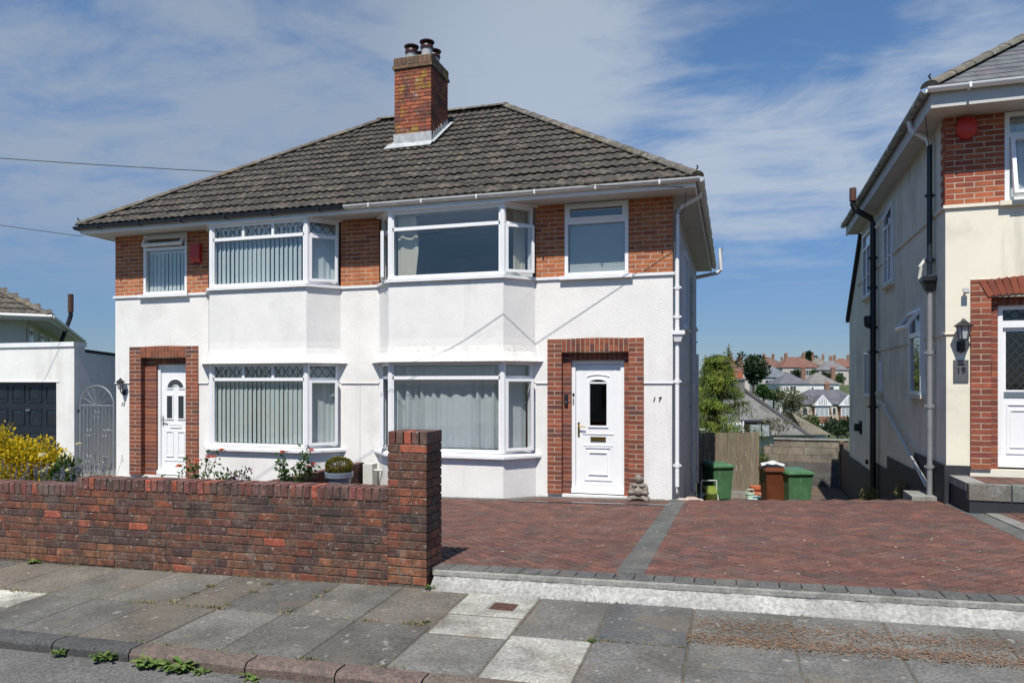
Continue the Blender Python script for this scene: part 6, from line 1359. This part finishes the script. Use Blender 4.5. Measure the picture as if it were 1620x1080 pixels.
for k, (u, v, Z, r, lab) in enumerate(((1150, 606, 190, 2.4, 'dark tree on the hillside left of the mast'), (1200, 602, 200, 1.8, 'small dark tree under the red roofs'), (1240, 602, 200, 1.6, 'hillside tree beside the blue grey house'), (1262, 600, 205, 1.8, 'green tree between the red roofed house and the white houses'), (1290, 598, 205, 1.8, 'dark tree above the weathered grey roof'), (1310, 606, 190, 2.0, 'green tree below the red pyramid roof'), (1326, 612, 180, 2.2, 'dense green tree beside the wall of the cream house'), (1246, 692, 100, 2.0, 'green hedge tree at the foot of the slope'), (1285, 694, 100, 2.2, 'wide green tree before the gabled houses'), (1325, 700, 90, 2.2, 'bushy tree low on the right of the gap'))):
    far_tree(u, v, Z, (r, r, r*.75), 1100, .38, DGR if k % 2 else GRN, lab, .15)
# drooping conifer behind the fence
p = at(1132, 690, 27.5); tr = thing('conifer_tree', 'bright green drooping conifer rising above the fence', 'tree', (p.x, p.y, -2.6)); m = MB(); H_ = 5.35; tk = MB(); tk.tube([(0, 0, 0), (.05, 0, H_*.5), (.0, .05, H_)], [.16, .10, .02], 8)
CG = [(.10, .155, .02), (.13, .19, .024), (.165, .225, .03), (.055, .095, .018), (.20, .25, .035)]
for k in range(185):
    zz = H_*(.20+.80*random.random()**.85); a = random.uniform(0, 6.28); L = (2.0*(1-(zz/H_)**1.25)+.2)*random.uniform(.55, 1.12); droop = random.uniform(.25, .55)
    base = Vector((.03, .02, zz)); tip = base+Vector((L*math.cos(a), L*math.sin(a), .25*L)); end = tip+Vector((.2*L*math.cos(a), .2*L*math.sin(a), -droop*L)); 
    tk.tube([base, base.lerp(tip, .6), tip], [.02, .012, .005], 4)
    cc = random.choice(CG); kk = random.uniform(.75, 1.25)
    for i in range(150):
        t_ = random.random()**.7; q = base.lerp(tip, t_/.8) if t_ < .8 else tip.lerp(end, (t_-.8)/.2); q = q+Vector((random.gauss(0, .07+.05*t_), random.gauss(0, .07+.05*t_), random.gauss(0, .04)))
        leaves(m, 1, lambda: (q, Vector((math.cos(a)*.5, math.sin(a)*.5, -.75))), .105, [(cc[0]*kk, cc[1]*kk, cc[2]*kk)], -.35, .26, .3)
for (dx, hh_) in ((-.35, 5.2), (.45, 5.55)):
    tk.tube([(0, 0, H_*.6), (dx, 0, hh_*.9), (dx*1.1, 0, hh_+.12)], [.05, .03, .008], 5)
    for i in range(260): z_ = random.random()**.6; q = Vector((dx+random.gauss(0, .03+.16*z_), random.gauss(0, .03+.16*z_), hh_+.15-z_*1.1)); leaves(m, 1, lambda: (q, Vector((random.gauss(0, .6), random.gauss(0, .6), .3))), .15, CG, 0, .3, .4)
m.build('crown', M_FOL, tr, attr=True); tk.build('trunk', M_BARK, tr)

# ------------------------------------------------------------------ weeds along the kerb, moss and dry needles
def rosette(x, y, z, r, n, label, cols):
    n = int(n*1.8); r *= .74
    t = thing('weed', label, 'weed', (x, y, z), 0, 'weeds along the kerb'); m = MB()
    for k in range(n):
        a = random.uniform(0, 6.28); L = r*random.uniform(.45, 1.1); b = Vector((random.gauss(0, r*.30), random.gauss(0, r*.12), 0)); d = Vector((math.cos(a), math.sin(a), 0)); s_ = Vector((-d.y, d.x, 0)); w_ = L*.20; up = random.uniform(.3, 1.3); c = jit(random.choice(cols), .25)
        P = [b, b+d*L*.4+UZ*L*up*.45, b+d*L*.8+UZ*L*up*.55, b+d*L+UZ*L*up*.40]
        m.add([P[0], P[1]-s_*w_*.7, P[1]+s_*w_*.7, P[2]-s_*w_, P[2]+s_*w_, P[3], P[1]+UZ*.0-UZ*.006], [(0, 1, 6), (0, 6, 2), (1, 3, 6), (6, 3, 4), (6, 4, 2), (3, 5, 4)], c)
    m.build('leaf_rosette', M_FOL, t, attr=True)
WG = [(.10, .17, .035), (.14, .22, .045), (.075, .125, .03), (.17, .22, .07)]
for (u, v, r, n, lab) in ((104, 1030, .07, 26, 'small weed by the dark kerb, leftmost of the weeds'), (173, 1040, .10, 22, 'flat leafy weed in the gutter, second from the left'), (254, 1046, .13, 34, 'broad weed where the dark kerb meets the reddish kerb'), (304, 1050, .14, 34, 'large flat leaved weed at the end of the reddish kerb'), (345, 1050, .07, 14, 'small dry weed just right of the large weed'), (418, 1066, .10, 22, 'leafy weed against the reddish kerb, rightmost of the row')):
    r_ = ray(u, v); z_ = zroad(-3.5, 3.9); t_ = (z_-CAMZ)/r_.z; rosette(r_.x*t_, min(3.885, r_.y*t_), z_, r, n, lab, WG)
def pav_pt(u, v):
    r_ = ray(u, v); a0 = .05-.03*5.6; t_ = (CAMZ-a0)/(.021*r_.x+.03*r_.y-r_.z); return r_.x*t_, r_.y*t_
for (u, v, r, n, lab) in ((68, 886, .09, 26, 'weed at the foot of the wall near the left edge'), (88, 880, .08, 24, 'taller weed against the foot of the wall'), (935, 1014, .04, 20, 'tiny green weed at the corner of the pale slab'), (674, 984, .035, 16, 'tiny weed in the joint left of the pale slabs'), (690, 925, .07, 18, 'weed at the foot of the brick pillar')):
    x, y = pav_pt(u, v); rosette(x, min(y, 5.60), zp(x, min(y, 5.60)), r, n, lab, WG)
ms = MB()
def tuft(x, y, n, sp, cols, h=.03):
    for k in range(n):
        px_, py_ = x+random.gauss(0, sp), y+random.gauss(0, sp*.35); L = h*random.uniform(.5, 1.3); a = random.uniform(0, 6.28); d = Vector((math.cos(a)*.5, math.sin(a)*.5, .8)).normalized()*L; s_ = Vector((-math.sin(a), math.cos(a), 0))*.004; b = Vector((px_, py_, zp(px_, py_)-.004)); ms.add([b-s_, b+s_, b+d], [(0, 1, 2)], jit(random.choice(cols), .25))
MO = [(.14, .14, .04), (.20, .16, .07), (.10, .12, .03), (.26, .19, .09)]
for i in range(len(rowA)-1):
    if rowA[i] > -7.5:
        for k in range(random.choice((0, 1, 2, 4))): tuft(random.uniform(rowA[i], rowA[i+1]), 4.805, random.randint(8, 60), .05, MO, random.uniform(.015, .04))
for k in range(4): tuft(rowA[8]+.0, random.uniform(4.9, 5.5), 18, .02, MO)
for xx in (-4.35, -3.88, -3.25): 
    for k in range(3): tuft(xx+random.gauss(0, .01), random.uniform(4.85, 5.55), 30, .03, MO)
for k in range(50): tuft(random.uniform(-8, -2.5), 5.61, 9, .05, MO, .025)
for k in range(18): tuft(random.uniform(-7.5, -2.0), 4.065, 16, .05, [(.09, .13, .03), (.14, .14, .05)], .03)
for k in range(14): tuft(random.uniform(-1.5, 1.2), 5.57, 10, .05, [(.20, .14, .08), (.12, .10, .05)], .025)
for k in range(8): tuft(random.uniform(-.85, -.3), 4.785, 12, .03, MO, .02)
ms.build('moss_tufts', M_MOSS, None, 'dry moss and grass tufts in the paving joints', 'moss', kind='stuff', attr=True)
nd = MB()
for k in range(12000):
    x = random.uniform(-.3, 4.6); band = random.random()
    y = random.gauss(4.97, .06) if band < .55 else random.gauss(5.22, .09)
    if not (4.6 < y < 5.55): continue
    if math.sin(x*5.1+1)+math.sin(x*2.3)+random.gauss(0, .7) < -.6 and band > .3: continue
    a = random.uniform(0, 6.28); L = random.uniform(.006, .018); d = Vector((math.cos(a), math.sin(a), 0))*L; s_ = Vector((-math.sin(a), math.cos(a), 0))*random.uniform(.002, .0045); b = Vector((x, y, zp(x, y)+.006+random.uniform(0, .004)))
    nd.add([b-s_, b+d, b+s_, b-d], [(0, 1, 2, 3)], jit(random.choice([(.24, .12, .06), (.19, .11, .065), (.30, .18, .10), (.14, .09, .06)]), .25))
for k in range(260):
    x, y = random.uniform(-2.2, 2.6), random.uniform(6.0, 10.8); a = random.uniform(0, 6.28); L = random.uniform(.008, .03); d = Vector((math.cos(a), math.sin(a), 0))*L; s_ = Vector((-math.sin(a), math.cos(a), 0))*L*.3; b = Vector((x, y, zd(x, y)+.006)); nd.add([b-s_, b+d, b+s_, b-d], [(0, 1, 2, 3)], jit(random.choice([(.36, .28, .18), (.30, .20, .12), (.45, .42, .36)]), .2))
nd.build('dry_needles', M_NEEDLE, None, 'brown dry needles scattered over the right-hand pavement', 'leaf litter', kind='stuff', attr=True)

# ------------------------------------------------------------------ the other side of the street (mirrored in the window panes)
op = thing('opposite_house', 'pale house with dark hip roof across the road, seen only in window reflections', 'house', (-3, -17, -.6), math.pi)
m = MB(); m.box(-6, 6, 0, 8, -.5, 5.2); m.build('wall', M_FARW, op).color = (.5, .48, .44, 1)
m = MB(); m.add([(-6.5, -.5, 5.2), (6.5, -.5, 5.2), (6.5, 8.5, 5.2), (-6.5, 8.5, 5.2), (-2, 4, 8.4), (2, 4, 8.4)], [(0, 1, 5, 4), (1, 2, 5), (2, 3, 4, 5), (3, 0, 4)]); m.build('roof', M_FARR, op).color = (.08, .075, .07, 1)
for xx in (-4, 1.8):
    for zz in (.9, 3.5): m = MB(); m.box(xx, xx+2.2, -.05, .05, zz, zz+1.3); m.build('window', M_FARG, op)
